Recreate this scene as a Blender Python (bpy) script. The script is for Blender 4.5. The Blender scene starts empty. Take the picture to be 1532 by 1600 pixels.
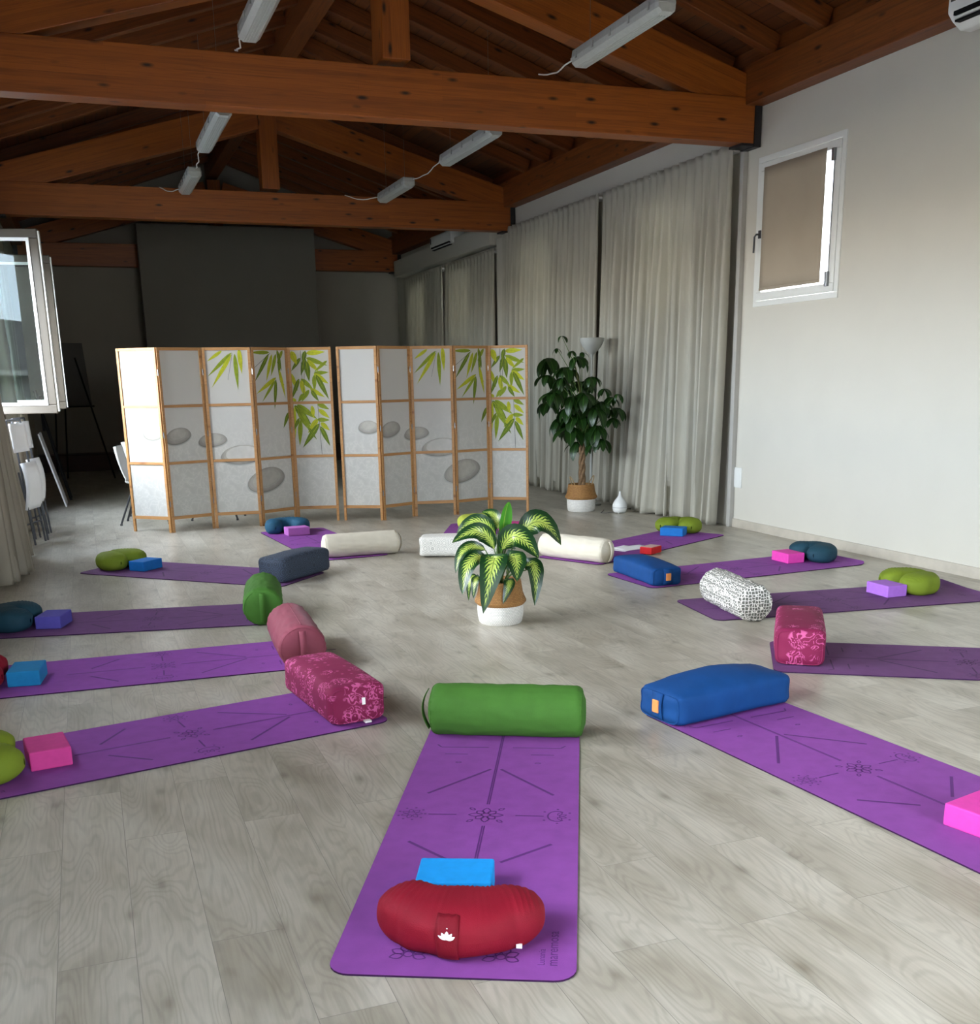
import bpy, math, random
from math import sin, cos, pi, sqrt, radians, atan2
from mathutils import Vector, Matrix, noise
random.seed(7)
SC = bpy.context.scene
COL = SC.collection
XR, XL, YB, YF = 6.09, -0.86, 21.2, -3.2       # inner faces of the walls
RX = 2.62                                       # ridge
PW = 4.22; SL = 0.34                            # rafter underside at the wall, slope

# ------------------------------------------------------------------ materials
MATS = {}
def newmat(name):
    m = bpy.data.materials.new(name); m.use_nodes = True
    MATS[name] = m
    nt = m.node_tree
    return m, nt, nt.nodes, nt.links, nt.nodes['Principled BSDF']
def N(nodes, typ, **kw):
    n = nodes.new(typ)
    for k, v in kw.items(): setattr(n, k, v)
    return n
def setin(n, **kw):
    for k, v in kw.items():
        n.inputs[k.replace('_', ' ')].default_value = v
def rgb(h, a=1.0):
    h = h.lstrip('#'); out = []
    for i in (0, 2, 4):
        c = int(h[i:i+2], 16) / 255
        out.append(c / 12.92 if c <= .04045 else ((c + .055) / 1.055) ** 2.4)
    return (*out, a)
def ramp(nodes, stops):
    r = nodes.new('ShaderNodeValToRGB')
    e = r.color_ramp.elements
    while len(e) > 1: e.remove(e[-1])
    e[0].position, e[0].color = stops[0]
    for p, c in stops[1:]:
        x = e.new(p); x.color = c
    return r
def simple(name, c, rough=.6, var=.12, scale=8, bump=0, bscale=200, metal=0, spec=.5, sheen=0, trans=0):
    """a colour with a soft cloudy variation and a fine weave or grain bump"""
    m, nt, n, l, b = newmat(name)
    if isinstance(c, str): c = rgb(c)
    tc = N(n, 'ShaderNodeTexCoord')
    nz = N(n, 'ShaderNodeTexNoise'); setin(nz, Scale=scale, Detail=4.0)
    l.new(tc.outputs['Object'], nz.inputs['Vector'])
    lo = tuple(v * (1 - var) for v in c[:3]) + (1,); hi = tuple(min(1, v * (1 + var)) for v in c[:3]) + (1,)
    r = ramp(n, [(.3, lo), (.7, hi)])
    l.new(nz.outputs['Fac'], r.inputs['Fac']); l.new(r.outputs['Color'], b.inputs['Base Color'])
    setin(b, Roughness=rough, Metallic=metal)
    b.inputs['Specular IOR Level'].default_value = spec if rough < .68 else .22
    if sheen:
        b.inputs['Sheen Weight'].default_value = sheen
    if bump:
        n2 = N(n, 'ShaderNodeTexNoise'); setin(n2, Scale=bscale, Detail=2.0)
        l.new(tc.outputs['Object'], n2.inputs['Vector'])
        bp = N(n, 'ShaderNodeBump'); setin(bp, Strength=bump, Distance=.002)
        l.new(n2.outputs['Fac'], bp.inputs['Height']); l.new(bp.outputs['Normal'], b.inputs['Normal'])
    if trans:
        tr = N(n, 'ShaderNodeBsdfTranslucent'); mx = N(n, 'ShaderNodeMixShader'); setin(mx, Fac=trans)
        l.new(r.outputs['Color'], tr.inputs['Color'])
        out = n['Material Output']
        l.new(b.outputs[0], mx.inputs[1]); l.new(tr.outputs[0], mx.inputs[2]); l.new(mx.outputs[0], out.inputs['Surface'])
    return m
def M(k): return MATS[k]

def wood(name, c1, c2, knot, rough=.45, scale=1.0, lam=.04):
    """glued laminated timber; grain along the object's local X"""
    m, nt, n, l, b = newmat(name)
    tc = N(n, 'ShaderNodeTexCoord')
    oi = N(n, 'ShaderNodeObjectInfo')
    add = N(n, 'ShaderNodeVectorMath', operation='ADD')
    cmb = N(n, 'ShaderNodeVectorMath', operation='SCALE'); cmb.inputs[0].default_value = (37, 19, 11)
    l.new(oi.outputs['Random'], cmb.inputs['Scale'])
    l.new(tc.outputs['Object'], add.inputs[0]); l.new(cmb.outputs[0], add.inputs[1])
    mp = N(n, 'ShaderNodeMapping'); mp.inputs['Scale'].default_value = (.7 * scale, 14 * scale, 14 * scale)
    l.new(add.outputs[0], mp.inputs['Vector'])
    nz = N(n, 'ShaderNodeTexNoise'); setin(nz, Scale=2.2, Detail=6.0, Distortion=.6)
    l.new(mp.outputs[0], nz.inputs['Vector'])
    r = ramp(n, [(.28, rgb(c2)), (.5, rgb(c1)), (.72, rgb(c2))])
    l.new(nz.outputs['Fac'], r.inputs['Fac'])
    # lamella to lamella tone
    br = N(n, 'ShaderNodeTexBrick'); setin(br, Scale=1.0); br.offset = .37
    br.inputs['Color1'].default_value = (1, 1, 1, 1); br.inputs['Color2'].default_value = (.68, .64, .6, 1)
    br.inputs['Mortar'].default_value = (.55, .5, .45, 1); br.inputs['Mortar Size'].default_value = .0012
    br.inputs['Brick Width'].default_value = 1.9; br.inputs['Row Height'].default_value = lam
    sw = N(n, 'ShaderNodeSeparateXYZ'); cw = N(n, 'ShaderNodeCombineXYZ'); ad = N(n, 'ShaderNodeMath', operation='ADD')
    l.new(tc.outputs['Object'], sw.inputs[0]); l.new(sw.outputs['X'], cw.inputs['X'])
    l.new(sw.outputs['Z'], ad.inputs[0]); ad.inputs[1].default_value = 0
    l.new(ad.outputs[0], cw.inputs['Y']); l.new(cw.outputs[0], br.inputs['Vector'])
    mx = N(n, 'ShaderNodeMixRGB', blend_type='MULTIPLY'); setin(mx, Fac=.7)
    l.new(r.outputs['Color'], mx.inputs[1]); l.new(br.outputs['Color'], mx.inputs[2])
    # knots
    mk = N(n, 'ShaderNodeMapping'); mk.inputs['Scale'].default_value = (2.6, 8, 8)
    l.new(add.outputs[0], mk.inputs['Vector'])
    vo = N(n, 'ShaderNodeTexVoronoi'); setin(vo, Scale=1.1)
    l.new(mk.outputs[0], vo.inputs['Vector'])
    rk = ramp(n, [(.06, (1, 1, 1, 1)), (.18, (0, 0, 0, 1))])
    l.new(vo.outputs['Distance'], rk.inputs['Fac'])
    m2 = N(n, 'ShaderNodeMixRGB'); m2.inputs[2].default_value = rgb(knot)
    l.new(rk.outputs['Color'], m2.inputs[0]); l.new(mx.outputs[0], m2.inputs[1])
    l.new(m2.outputs[0], b.inputs['Base Color'])
    setin(b, Roughness=rough)
    bp = N(n, 'ShaderNodeBump'); setin(bp, Strength=.15, Distance=.002)
    l.new(nz.outputs['Fac'], bp.inputs['Height']); l.new(bp.outputs['Normal'], b.inputs['Normal'])
    return m

def make_floor_mat():
    m, nt, n, l, b = newmat('oak_floor')
    tc = N(n, 'ShaderNodeTexCoord'); sp = N(n, 'ShaderNodeSeparateXYZ'); cb = N(n, 'ShaderNodeCombineXYZ')
    l.new(tc.outputs['Object'], sp.inputs[0]); l.new(sp.outputs['Y'], cb.inputs['X']); l.new(sp.outputs['X'], cb.inputs['Y'])
    ofs = N(n, 'ShaderNodeVectorMath', operation='ADD'); ofs.inputs[1].default_value = (20.31, 10.02, 0)
    l.new(cb.outputs[0], ofs.inputs[0])
    br = N(n, 'ShaderNodeTexBrick'); setin(br, Scale=1.0); br.offset = .37; br.offset_frequency = 2
    br.inputs['Color1'].default_value = (0, 0, 0, 1); br.inputs['Color2'].default_value = (1, 1, 1, 1)
    br.inputs['Mortar'].default_value = (.5, .5, .5, 1); br.inputs['Mortar Size'].default_value = .0011
    br.inputs['Mortar Smooth'].default_value = .3
    br.inputs['Brick Width'].default_value = 1.28; br.inputs['Row Height'].default_value = .2
    l.new(ofs.outputs[0], br.inputs['Vector'])
    mul = N(n, 'ShaderNodeMath', operation='MULTIPLY'); mul.inputs[1].default_value = 60
    l.new(br.outputs['Color'], mul.inputs[0])
    mp = N(n, 'ShaderNodeMapping'); mp.inputs['Scale'].default_value = (1.1, 5.2, 1)
    l.new(ofs.outputs[0], mp.inputs['Vector'])
    nz = N(n, 'ShaderNodeTexNoise', noise_dimensions='4D'); setin(nz, Scale=1.25, Detail=1.5, Distortion=.35)
    l.new(mp.outputs[0], nz.inputs['Vector']); l.new(mul.outputs[0], nz.inputs['W'])
    rg = N(n, 'ShaderNodeMath', operation='MULTIPLY'); rg.inputs[1].default_value = 135
    l.new(nz.outputs['Fac'], rg.inputs[0])
    sn = N(n, 'ShaderNodeMath', operation='SINE'); l.new(rg.outputs[0], sn.inputs[0])
    # fine streaks
    mp2 = N(n, 'ShaderNodeMapping'); mp2.inputs['Scale'].default_value = (5, 110, 1)
    l.new(ofs.outputs[0], mp2.inputs['Vector'])
    n2 = N(n, 'ShaderNodeTexNoise', noise_dimensions='4D'); setin(n2, Scale=1.0, Detail=4.0)
    l.new(mp2.outputs[0], n2.inputs['Vector']); l.new(mul.outputs[0], n2.inputs['W'])
    # blotches
    mp3 = N(n, 'ShaderNodeMapping'); mp3.inputs['Scale'].default_value = (2.2, 5, 1)
    l.new(ofs.outputs[0], mp3.inputs['Vector'])
    n3 = N(n, 'ShaderNodeTexNoise', noise_dimensions='4D'); setin(n3, Scale=1.0, Detail=5.0)
    l.new(mp3.outputs[0], n3.inputs['Vector']); l.new(mul.outputs[0], n3.inputs['W'])
    base = ramp(n, [(.32, rgb('#9b9484')), (.5, rgb('#b0aa9b')), (.68, rgb('#bfbaac'))])
    l.new(n3.outputs['Fac'], base.inputs['Fac'])
    rr = ramp(n, [(0, (.86, .855, .85, 1)), (.55, (1, 1, 1, 1))])
    ms = N(n, 'ShaderNodeMapRange'); setin(ms, **{'From Min': -1.0, 'From Max': 1.0}); l.new(sn.outputs[0], ms.inputs['Value'])
    l.new(ms.outputs[0], rr.inputs['Fac'])
    a = N(n, 'ShaderNodeMixRGB', blend_type='MULTIPLY'); setin(a, Fac=.9)
    l.new(base.outputs[0], a.inputs[1]); l.new(rr.outputs[0], a.inputs[2])
    r2 = ramp(n, [(.3, (.86, .86, .85, 1)), (.6, (1.03, 1.03, 1.03, 1))])
    l.new(n2.outputs['Fac'], r2.inputs['Fac'])
    a2 = N(n, 'ShaderNodeMixRGB', blend_type='MULTIPLY'); setin(a2, Fac=.8)
    l.new(a.outputs[0], a2.inputs[1]); l.new(r2.outputs[0], a2.inputs[2])
    # knots
    mk = N(n, 'ShaderNodeMapping'); mk.inputs['Scale'].default_value = (1.6, 3.2, 1)
    l.new(ofs.outputs[0], mk.inputs['Vector'])
    vo = N(n, 'ShaderNodeTexVoronoi', voronoi_dimensions='2D'); setin(vo, Scale=1.0)
    l.new(mk.outputs[0], vo.inputs['Vector'])
    rk = ramp(n, [(.015, (.62, .6, .57, 1)), (.07, (.9, .9, .89, 1)), (.13, (1, 1, 1, 1))])
    l.new(vo.outputs['Distance'], rk.inputs['Fac'])
    a3 = N(n, 'ShaderNodeMixRGB', blend_type='MULTIPLY'); setin(a3, Fac=.9)
    l.new(a2.outputs[0], a3.inputs[1]); l.new(rk.outputs[0], a3.inputs[2])
    # plank tone and seams
    pt = ramp(n, [(0, (.93, .925, .915, 1)), (1, (1.05, 1.05, 1.05, 1))]); l.new(br.outputs['Color'], pt.inputs['Fac'])
    a4 = N(n, 'ShaderNodeMixRGB', blend_type='MULTIPLY'); setin(a4, Fac=1.0)
    l.new(a3.outputs[0], a4.inputs[1]); l.new(pt.outputs[0], a4.inputs[2])
    a5 = N(n, 'ShaderNodeMixRGB'); a5.inputs[2].default_value = rgb('#6e6a62')
    fm = N(n, 'ShaderNodeMath', operation='MULTIPLY'); fm.inputs[1].default_value = .75; l.new(br.outputs['Fac'], fm.inputs[0])
    l.new(fm.outputs[0], a5.inputs[0]); l.new(a4.outputs[0], a5.inputs[1])
    l.new(a5.outputs[0], b.inputs['Base Color'])
    rr2 = N(n, 'ShaderNodeMapRange'); setin(rr2, **{'To Min': .3, 'To Max': .36}); l.new(n3.outputs['Fac'], rr2.inputs['Value'])
    l.new(rr2.outputs[0], b.inputs['Roughness'])
    bp = N(n, 'ShaderNodeBump'); setin(bp, Strength=.12, Distance=.002)
    l.new(n2.outputs['Fac'], bp.inputs['Height']); l.new(bp.outputs['Normal'], b.inputs['Normal'])
    return m

def damask(name, bg, fg):
    m, nt, n, l, b = newmat(name)
    tc = N(n, 'ShaderNodeTexCoord')
    vo = N(n, 'ShaderNodeTexVoronoi'); setin(vo, Scale=8.0, Randomness=.4)
    l.new(tc.outputs['Object'], vo.inputs['Vector'])
    mask = ramp(n, [(.42, (1, 1, 1, 1)), (.49, (0, 0, 0, 1))]); l.new(vo.outputs['Distance'], mask.inputs['Fac'])
    nz = N(n, 'ShaderNodeTexNoise'); setin(nz, Scale=17.0, Detail=1.0, Distortion=1.6)
    l.new(tc.outputs['Object'], nz.inputs['Vector'])
    mu = N(n, 'ShaderNodeMath', operation='MULTIPLY'); mu.inputs[1].default_value = 30; l.new(nz.outputs['Fac'], mu.inputs[0])
    sn = N(n, 'ShaderNodeMath', operation='SINE'); l.new(mu.outputs[0], sn.inputs[0])
    ln = ramp(n, [(.45, (0, 0, 0, 1)), (.62, (1, 1, 1, 1))]); l.new(sn.outputs[0], ln.inputs['Fac'])
    mm = N(n, 'ShaderNodeMath', operation='MULTIPLY'); l.new(mask.outputs[0], mm.inputs[0]); l.new(ln.outputs[0], mm.inputs[1])
    v2 = N(n, 'ShaderNodeTexVoronoi'); setin(v2, Scale=17.0, Randomness=.4); l.new(tc.outputs['Object'], v2.inputs['Vector'])
    k2 = ramp(n, [(.10, (.55, .55, .55, 1)), (.16, (0, 0, 0, 1))]); l.new(v2.outputs['Distance'], k2.inputs['Fac'])
    mxx = N(n, 'ShaderNodeMath', operation='MAXIMUM'); l.new(mm.outputs[0], mxx.inputs[0]); l.new(k2.outputs[0], mxx.inputs[1])
    mx = N(n, 'ShaderNodeMixRGB'); mx.inputs[1].default_value = rgb(bg); mx.inputs[2].default_value = rgb(fg)
    l.new(mxx.outputs[0], mx.inputs[0]); l.new(mx.outputs[0], b.inputs['Base Color'])
    setin(b, Roughness=.8); 
    return m

def lattice(name, c_line, c_bg, scale, lo, hi, feat='DISTANCE_TO_EDGE', rnd=.35):
    m, nt, n, l, b = newmat(name)
    tc = N(n, 'ShaderNodeTexCoord')
    vo = N(n, 'ShaderNodeTexVoronoi', feature=feat); setin(vo, Scale=scale, Randomness=rnd)
    l.new(tc.outputs['Object'], vo.inputs['Vector'])
    r = ramp(n, [(lo, rgb(c_line)), (hi, rgb(c_bg))]); l.new(vo.outputs['Distance'], r.inputs['Fac'])
    l.new(r.outputs[0], b.inputs['Base Color']); setin(b, Roughness=.8)
    return m

def rings(name, c1, c2, scale, mult, rough=.8):
    m, nt, n, l, b = newmat(name)
    tc = N(n, 'ShaderNodeTexCoord')
    vo = N(n, 'ShaderNodeTexVoronoi'); setin(vo, Scale=scale, Randomness=.3)
    l.new(tc.outputs['Object'], vo.inputs['Vector'])
    mu = N(n, 'ShaderNodeMath', operation='MULTIPLY'); mu.inputs[1].default_value = mult; l.new(vo.outputs['Distance'], mu.inputs[0])
    sn = N(n, 'ShaderNodeMath', operation='SINE'); l.new(mu.outputs[0], sn.inputs[0])
    r = ramp(n, [(.35, rgb(c1)), (.6, rgb(c2))]); l.new(sn.outputs[0], r.inputs['Fac'])
    l.new(r.outputs[0], b.inputs['Base Color']); setin(b, Roughness=rough)
    return m

def leaf_mat(name, dark, light, varieg=True, rough=.32):
    """uses the leaf's own UV: u along the midrib, v across (0.5 is the midrib)"""
    m, nt, n, l, b = newmat(name)
    uv = N(n, 'ShaderNodeUVMap'); uv.uv_map = 'UVMap'
    sp = N(n, 'ShaderNodeSeparateXYZ'); l.new(uv.outputs[0], sp.inputs[0])
    s1 = N(n, 'ShaderNodeMath', operation='SUBTRACT'); s1.inputs[1].default_value = .5; l.new(sp.outputs['Y'], s1.inputs[0])
    ab = N(n, 'ShaderNodeMath', operation='ABSOLUTE'); l.new(s1.outputs[0], ab.inputs[0])
    if varieg:
        # veins sweep forward: stripe phase = u - |v|
        ph = N(n, 'ShaderNodeMath', operation='MULTIPLY_ADD'); ph.inputs[1].default_value = -.55
        l.new(ab.outputs[0], ph.inputs[0]); l.new(sp.outputs['X'], ph.inputs[2])
        tc = N(n, 'ShaderNodeTexCoord')
        nz = N(n, 'ShaderNodeTexNoise'); setin(nz, Scale=45.0, Detail=3.0); l.new(tc.outputs['Object'], nz.inputs['Vector'])
        p2 = N(n, 'ShaderNodeMath', operation='MULTIPLY_ADD'); p2.inputs[1].default_value = .1
        l.new(nz.outputs['Fac'], p2.inputs[0]); l.new(ph.outputs[0], p2.inputs[2])
        mu = N(n, 'ShaderNodeMath', operation='MULTIPLY'); mu.inputs[1].default_value = 82; l.new(p2.outputs[0], mu.inputs[0])
        sn = N(n, 'ShaderNodeMath', operation='SINE'); l.new(mu.outputs[0], sn.inputs[0])
        # light zone narrows where the vein stripe is dark
        th = N(n, 'ShaderNodeMath', operation='MULTIPLY_ADD'); th.inputs[1].default_value = .12; th.inputs[2].default_value = .23
        l.new(sn.outputs[0], th.inputs[0])
        n2 = N(n, 'ShaderNodeMath', operation='MULTIPLY_ADD'); n2.inputs[1].default_value = .22; n2.inputs[2].default_value = -.1
        l.new(nz.outputs['Fac'], n2.inputs[0])
        th2 = N(n, 'ShaderNodeMath', operation='ADD'); l.new(th.outputs[0], th2.inputs[0]); l.new(n2.outputs[0], th2.inputs[1])
        # fade towards the tip
        tp = N(n, 'ShaderNodeMapRange'); setin(tp, **{'From Min': .6, 'From Max': 1.0, 'To Min': 0.0, 'To Max': .2}); l.new(sp.outputs['X'], tp.inputs['Value'])
        th3 = N(n, 'ShaderNodeMath', operation='SUBTRACT'); l.new(th2.outputs[0], th3.inputs[0]); l.new(tp.outputs[0], th3.inputs[1])
        df = N(n, 'ShaderNodeMath', operation='SUBTRACT'); l.new(th3.outputs[0], df.inputs[0]); l.new(ab.outputs[0], df.inputs[1])
        r = ramp(n, [(0, rgb(dark)), (.05, rgb('#5d8a2a')), (.11, rgb(light))]); l.new(df.outputs[0], r.inputs['Fac'])
        rib = ramp(n, [(.006, (1, 1, 1, 1)), (.018, (0, 0, 0, 1))]); l.new(ab.outputs[0], rib.inputs['Fac'])
        mx = N(n, 'ShaderNodeMixRGB'); mx.inputs[2].default_value = rgb('#2c4a1c'); l.new(rib.outputs[0], mx.inputs[0]); l.new(r.outputs[0], mx.inputs[1])
        col = mx.outputs[0]
    else:
        r = ramp(n, [(.01, rgb(light)), (.04, rgb(dark))]); l.new(ab.outputs[0], r.inputs['Fac'])
        col = r.outputs[0]
    l.new(col, b.inputs['Base Color']); setin(b, Roughness=rough)
    tr = N(n, 'ShaderNodeBsdfTranslucent'); mxs = N(n, 'ShaderNodeMixShader'); setin(mxs, Fac=.15)
    l.new(col, tr.inputs['Color']); l.new(b.outputs[0], mxs.inputs[1]); l.new(tr.outputs[0], mxs.inputs[2])
    l.new(mxs.outputs[0], n['Material Output'].inputs['Surface'])
    return m

def weave(name, c1, c2, s=95, bump=.5):
    """basket weave by height and angle round the basket's axis"""
    m, nt, n, l, b = newmat(name)
    tc = N(n, 'ShaderNodeTexCoord'); sp = N(n, 'ShaderNodeSeparateXYZ'); l.new(tc.outputs['Object'], sp.inputs[0])
    at = N(n, 'ShaderNodeMath', operation='ARCTAN2'); l.new(sp.outputs['Y'], at.inputs[0]); l.new(sp.outputs['X'], at.inputs[1])
    mu = N(n, 'ShaderNodeMath', operation='MULTIPLY'); mu.inputs[1].default_value = .16; l.new(at.outputs[0], mu.inputs[0])
    cb = N(n, 'ShaderNodeCombineXYZ'); l.new(mu.outputs[0], cb.inputs['X']); l.new(sp.outputs['Z'], cb.inputs['Y'])
    br = N(n, 'ShaderNodeTexBrick'); setin(br, Scale=1.0)
    br.inputs['Color1'].default_value = rgb(c1); br.inputs['Color2'].default_value = rgb(c2)
    br.inputs['Mortar'].default_value = tuple(v * .45 for v in rgb(c1)[:3]) + (1,)
    br.inputs['Mortar Size'].default_value = .0012; br.inputs['Brick Width'].default_value = .017; br.inputs['Row Height'].default_value = .0095
    br.inputs['Mortar Smooth'].default_value = .6
    l.new(cb.outputs[0], br.inputs['Vector']); l.new(br.outputs['Color'], b.inputs['Base Color'])
    bp = N(n, 'ShaderNodeBump', invert=True); setin(bp, Strength=bump, Distance=.004)
    l.new(br.outputs['Fac'], bp.inputs['Height']); l.new(bp.outputs['Normal'], b.inputs['Normal'])
    setin(b, Roughness=.75)
    return m

def water_print(name):
    """pale printed water with faint ripples, on thin translucent fabric"""
    m, nt, n, l, b = newmat(name)
    tc = N(n, 'ShaderNodeTexCoord')
    nz = N(n, 'ShaderNodeTexNoise'); setin(nz, Scale=5.0, Detail=3.0); l.new(tc.outputs['Object'], nz.inputs['Vector'])
    mp = N(n, 'ShaderNodeVectorMath', operation='SCALE'); mp.inputs['Scale'].default_value = .45; l.new(nz.outputs['Color'], mp.inputs[0])
    ad = N(n, 'ShaderNodeVectorMath', operation='ADD'); l.new(tc.outputs['Object'], ad.inputs[0]); l.new(mp.outputs[0], ad.inputs[1])
    vo = N(n, 'ShaderNodeTexVoronoi', feature='DISTANCE_TO_EDGE'); setin(vo, Scale=9.0); l.new(ad.outputs[0], vo.inputs['Vector'])
    r = ramp(n, [(0, (.68, .67, .62, 1)), (.06, (.61, .605, .56, 1)), (.5, (.565, .56, .515, 1))]); l.new(vo.outputs['Distance'], r.inputs['Fac'])
    sp = N(n, 'ShaderNodeSeparateXYZ'); l.new(tc.outputs['Object'], sp.inputs[0])
    mr = N(n, 'ShaderNodeMapRange'); setin(mr, **{'From Min': .75, 'From Max': 1.25}); l.new(sp.outputs['Z'], mr.inputs['Value'])
    mx = N(n, 'ShaderNodeMixRGB'); mx.inputs[2].default_value = (.62, .605, .56, 1)
    l.new(mr.outputs[0], mx.inputs[0]); l.new(r.outputs[0], mx.inputs[1])
    l.new(mx.outputs[0], b.inputs['Base Color']); setin(b, Roughness=.8)
    tr = N(n, 'ShaderNodeBsdfTranslucent'); ms = N(n, 'ShaderNodeMixShader'); setin(ms, Fac=.25)
    l.new(mx.outputs[0], tr.inputs['Color']); l.new(b.outputs[0], ms.inputs[1]); l.new(tr.outputs[0], ms.inputs[2])
    l.new(ms.outputs[0], n['Material Output'].inputs['Surface'])
    return m

def glass_mat(name, tint=(1, 1, 1, 1), refl=.12, top=.8):
    m, nt, n, l, b = newmat(name)
    n.remove(b)
    t = N(n, 'ShaderNodeBsdfTransparent'); t.inputs['Color'].default_value = tint
    g = N(n, 'ShaderNodeBsdfGlossy'); setin(g, Roughness=.01)
    lw = N(n, 'ShaderNodeLayerWeight'); setin(lw, Blend=.3)
    mr = N(n, 'ShaderNodeMapRange'); setin(mr, **{'To Min': refl, 'To Max': top}); l.new(lw.outputs['Fresnel'], mr.inputs['Value'])
    mx = N(n, 'ShaderNodeMixShader'); l.new(mr.outputs[0], mx.inputs[0]); l.new(t.outputs[0], mx.inputs[1]); l.new(g.outputs[0], mx.inputs[2])
    l.new(mx.outputs[0], n['Material Output'].inputs['Surface'])
    return m

make_floor_mat()
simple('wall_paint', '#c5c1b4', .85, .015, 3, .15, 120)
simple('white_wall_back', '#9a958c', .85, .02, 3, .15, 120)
simple('grey_panel', '#7b7770', .85, .02, 2)
wood('truss_wood', '#a05517', '#84430f', '#240c03', .42)
wood('rafter_wood', '#834717', '#63340e', '#220c04', .5)
wood('deck_wood', '#7d4018', '#622c10', '#220b04', .55, lam=.14)
wood('screen_wood', '#b98a55', '#a06e3c', '#84552a', .5, scale=3, lam=.5)
simple('dark_wood', '#3a211b', .5, .2, 6)
simple('skirting', '#b3ab9c', .5, .08, 10)
simple('black_metal', '#17171a', .5, .1)
simple('white_plastic', '#e2e3df', .35, .02)
simple('white_frame', '#d9dad4', .4, .02)
simple('grey_frame', '#50493f', .4, .03)
simple('steel', '#8d8f92', .3, .05, metal=.9)
simple('curtain', '#b5b1a2', .85, .05, 3, .25, 400, sheen=0, trans=.16)
simple('curtain_left', '#a59c8b', .85, .05, 3, .25, 400, sheen=0, trans=.12)
simple('blind', '#a79b89', .8, .03, 3, .1, 300, trans=.1)
simple('diffuser_lens', '#b9bdb6', .3, .05, 30, .3, 60)
simple('lamp_body', '#a8aaa4', .5, .05)
simple('cable', '#dcdad2', .5, .02)
simple('paper', '#e9e9ee', .7, .02)
simple('leather_tag', '#d98a4a', .6, .08)
simple('white_print', '#f4f1ee', .7, .01)
simple('soil', '#2b2018', .95, .4, 60)
simple('bark', '#7a6248', .85, .3, 40, .8, 60)
simple('stem_green', '#4d6b2e', .5, .15)
simple('rope', '#a98f66', .8, .2, 60, .5, 200)
simple('matte_black', '#101012', .7, .1)
simple('dark_grey', '#3a3b3e', .5, .1)
simple('chair_white', '#eceded', .45, .02)
simple('board_grey', '#4b4946', .6, .04)
simple('trim_grey', '#a5a29a', .6, .03)
simple('road', '#55565a', .9, .1)
simple('facade', '#b9bab4', .9, .04)
simple('roof_tile', '#5f5b58', .9, .2, 30, .6, 30)
simple('shutter_green', '#6f8f78', .7, .1)
# yoga mats
simple('mat_purple', '#884898', .75, .07, 14, .35, 500)
simple('mat_plum', '#6d4676', .75, .07, 14, .35, 500)
simple('mat_print', '#5f2f73', .7, .05)
simple('mat_print_plum', '#4c2d57', .7, .05)
simple('mat_edge', '#35173f', .8, .05)
# bolsters, cushions and blocks
simple('bolster_green', '#416f29', .75, .08, 12, .4, 300, sheen=0)
simple('bolster_blue', '#0c4079', .75, .07, 12, .4, 300, sheen=0)
simple('bolster_rose', '#84404e', .68, .06, 12, .4, 300, sheen=.05)
simple('bolster_cream', '#d6cfbd', .8, .04, 12, .4, 300, sheen=0)
damask('damask', '#7c0d41', '#c4568b')
lattice('scale_print', '#f0eee6', '#66665f', 50, .045, .13, rnd=.5)
rings('octagon_print', '#dedcd4', '#b5b4ac', 17, 40)
rings('navy_print', '#28313f', '#3d4a5c', 15, 34)
simple('cushion_red', '#800d22', .7, .08, 10, .4, 300, sheen=0)
simple('cushion_red_dark', '#740a1d', .7, .06, 10, .4, 300)
simple('cushion_olive', '#728424', .75, .08, 10, .4, 300, sheen=0)
simple('cushion_lime', '#b3bf4e', .75, .06, 10, .4, 300, sheen=0)
simple('cushion_teal', '#24516a', .7, .08, 10, .4, 300, sheen=0)
simple('cushion_dark_teal', '#1f4250', .7, .08, 10, .4, 300, sheen=0)
for k, c in dict(sky_blue='#1893dc', pink='#dc44a6', deep_pink='#c93f8a', lilac='#a66ccb', orchid='#b86fbb', blue='#1a6db6', lavender='#5a53aa', teal_blue='#1c7fb4', red='#b51b20').items():
    simple('foam_' + k, c, .7, .05, 30, .2, 350)
simple('box_top', '#c2a39a', .6, .1, 30)
weave('basket_weave', '#ab7c43', '#946736'); weave('basket_white', '#ebe8e0', '#dedbd2', bump=.3)
leaf_mat('variegated_leaf', '#163a1a', '#b7c860'); leaf_mat('new_leaf', '#4f9a2c', '#9bc64e', False)
leaf_mat('money_leaf', '#1e3a13', '#47702c', False, .35)
water_print('screen_fabric')
for i, (c1, c2) in enumerate([('#adb02c', '#909c28'), ('#84942a', '#6b8224'), ('#5f7423', '#4c651f')]):
    simple('bamboo_print_%d' % i, c1, .8, .18, 25)
simple('stem_print', '#3b4638', .8, .1)
def stone_mat(name, a, c):
    m, nt, n, l, b = newmat(name)
    tc = N(n, 'ShaderNodeTexCoord'); nz = N(n, 'ShaderNodeTexNoise'); setin(nz, Scale=14.0, Detail=6.0); l.new(tc.outputs['Object'], nz.inputs['Vector'])
    r = ramp(n, [(.35, rgb(a)), (.65, rgb(c))]); l.new(nz.outputs['Fac'], r.inputs['Fac']); l.new(r.outputs[0], b.inputs['Base Color']); setin(b, Roughness=.8)
stone_mat('stone_print', '#8f8b82', '#a39f95'); stone_mat('stone_print_pale', '#b6b5ae', '#c3c1ba'); stone_mat('stone_rim', '#5e5c56', '#6a6861')
for i_, (a_, b_) in enumerate((('#86847c', '#938f86'), ('#928f86', '#9f9b92'), ('#9d998f', '#aaa69c'), ('#a6a298', '#b2aea4'))): stone_mat('stone_%d' % i_, a_, b_)
for i_, c_ in enumerate(('#bcbcb6', '#a9a9a3', '#92928c')): simple('stone_shadow_%d' % i_, c_, .8, .03)
glass_mat('clear_glass', refl=.06); glass_mat('sash_glass', tint=(.8, .88, .86, 1), refl=.012, top=.05)

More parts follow.
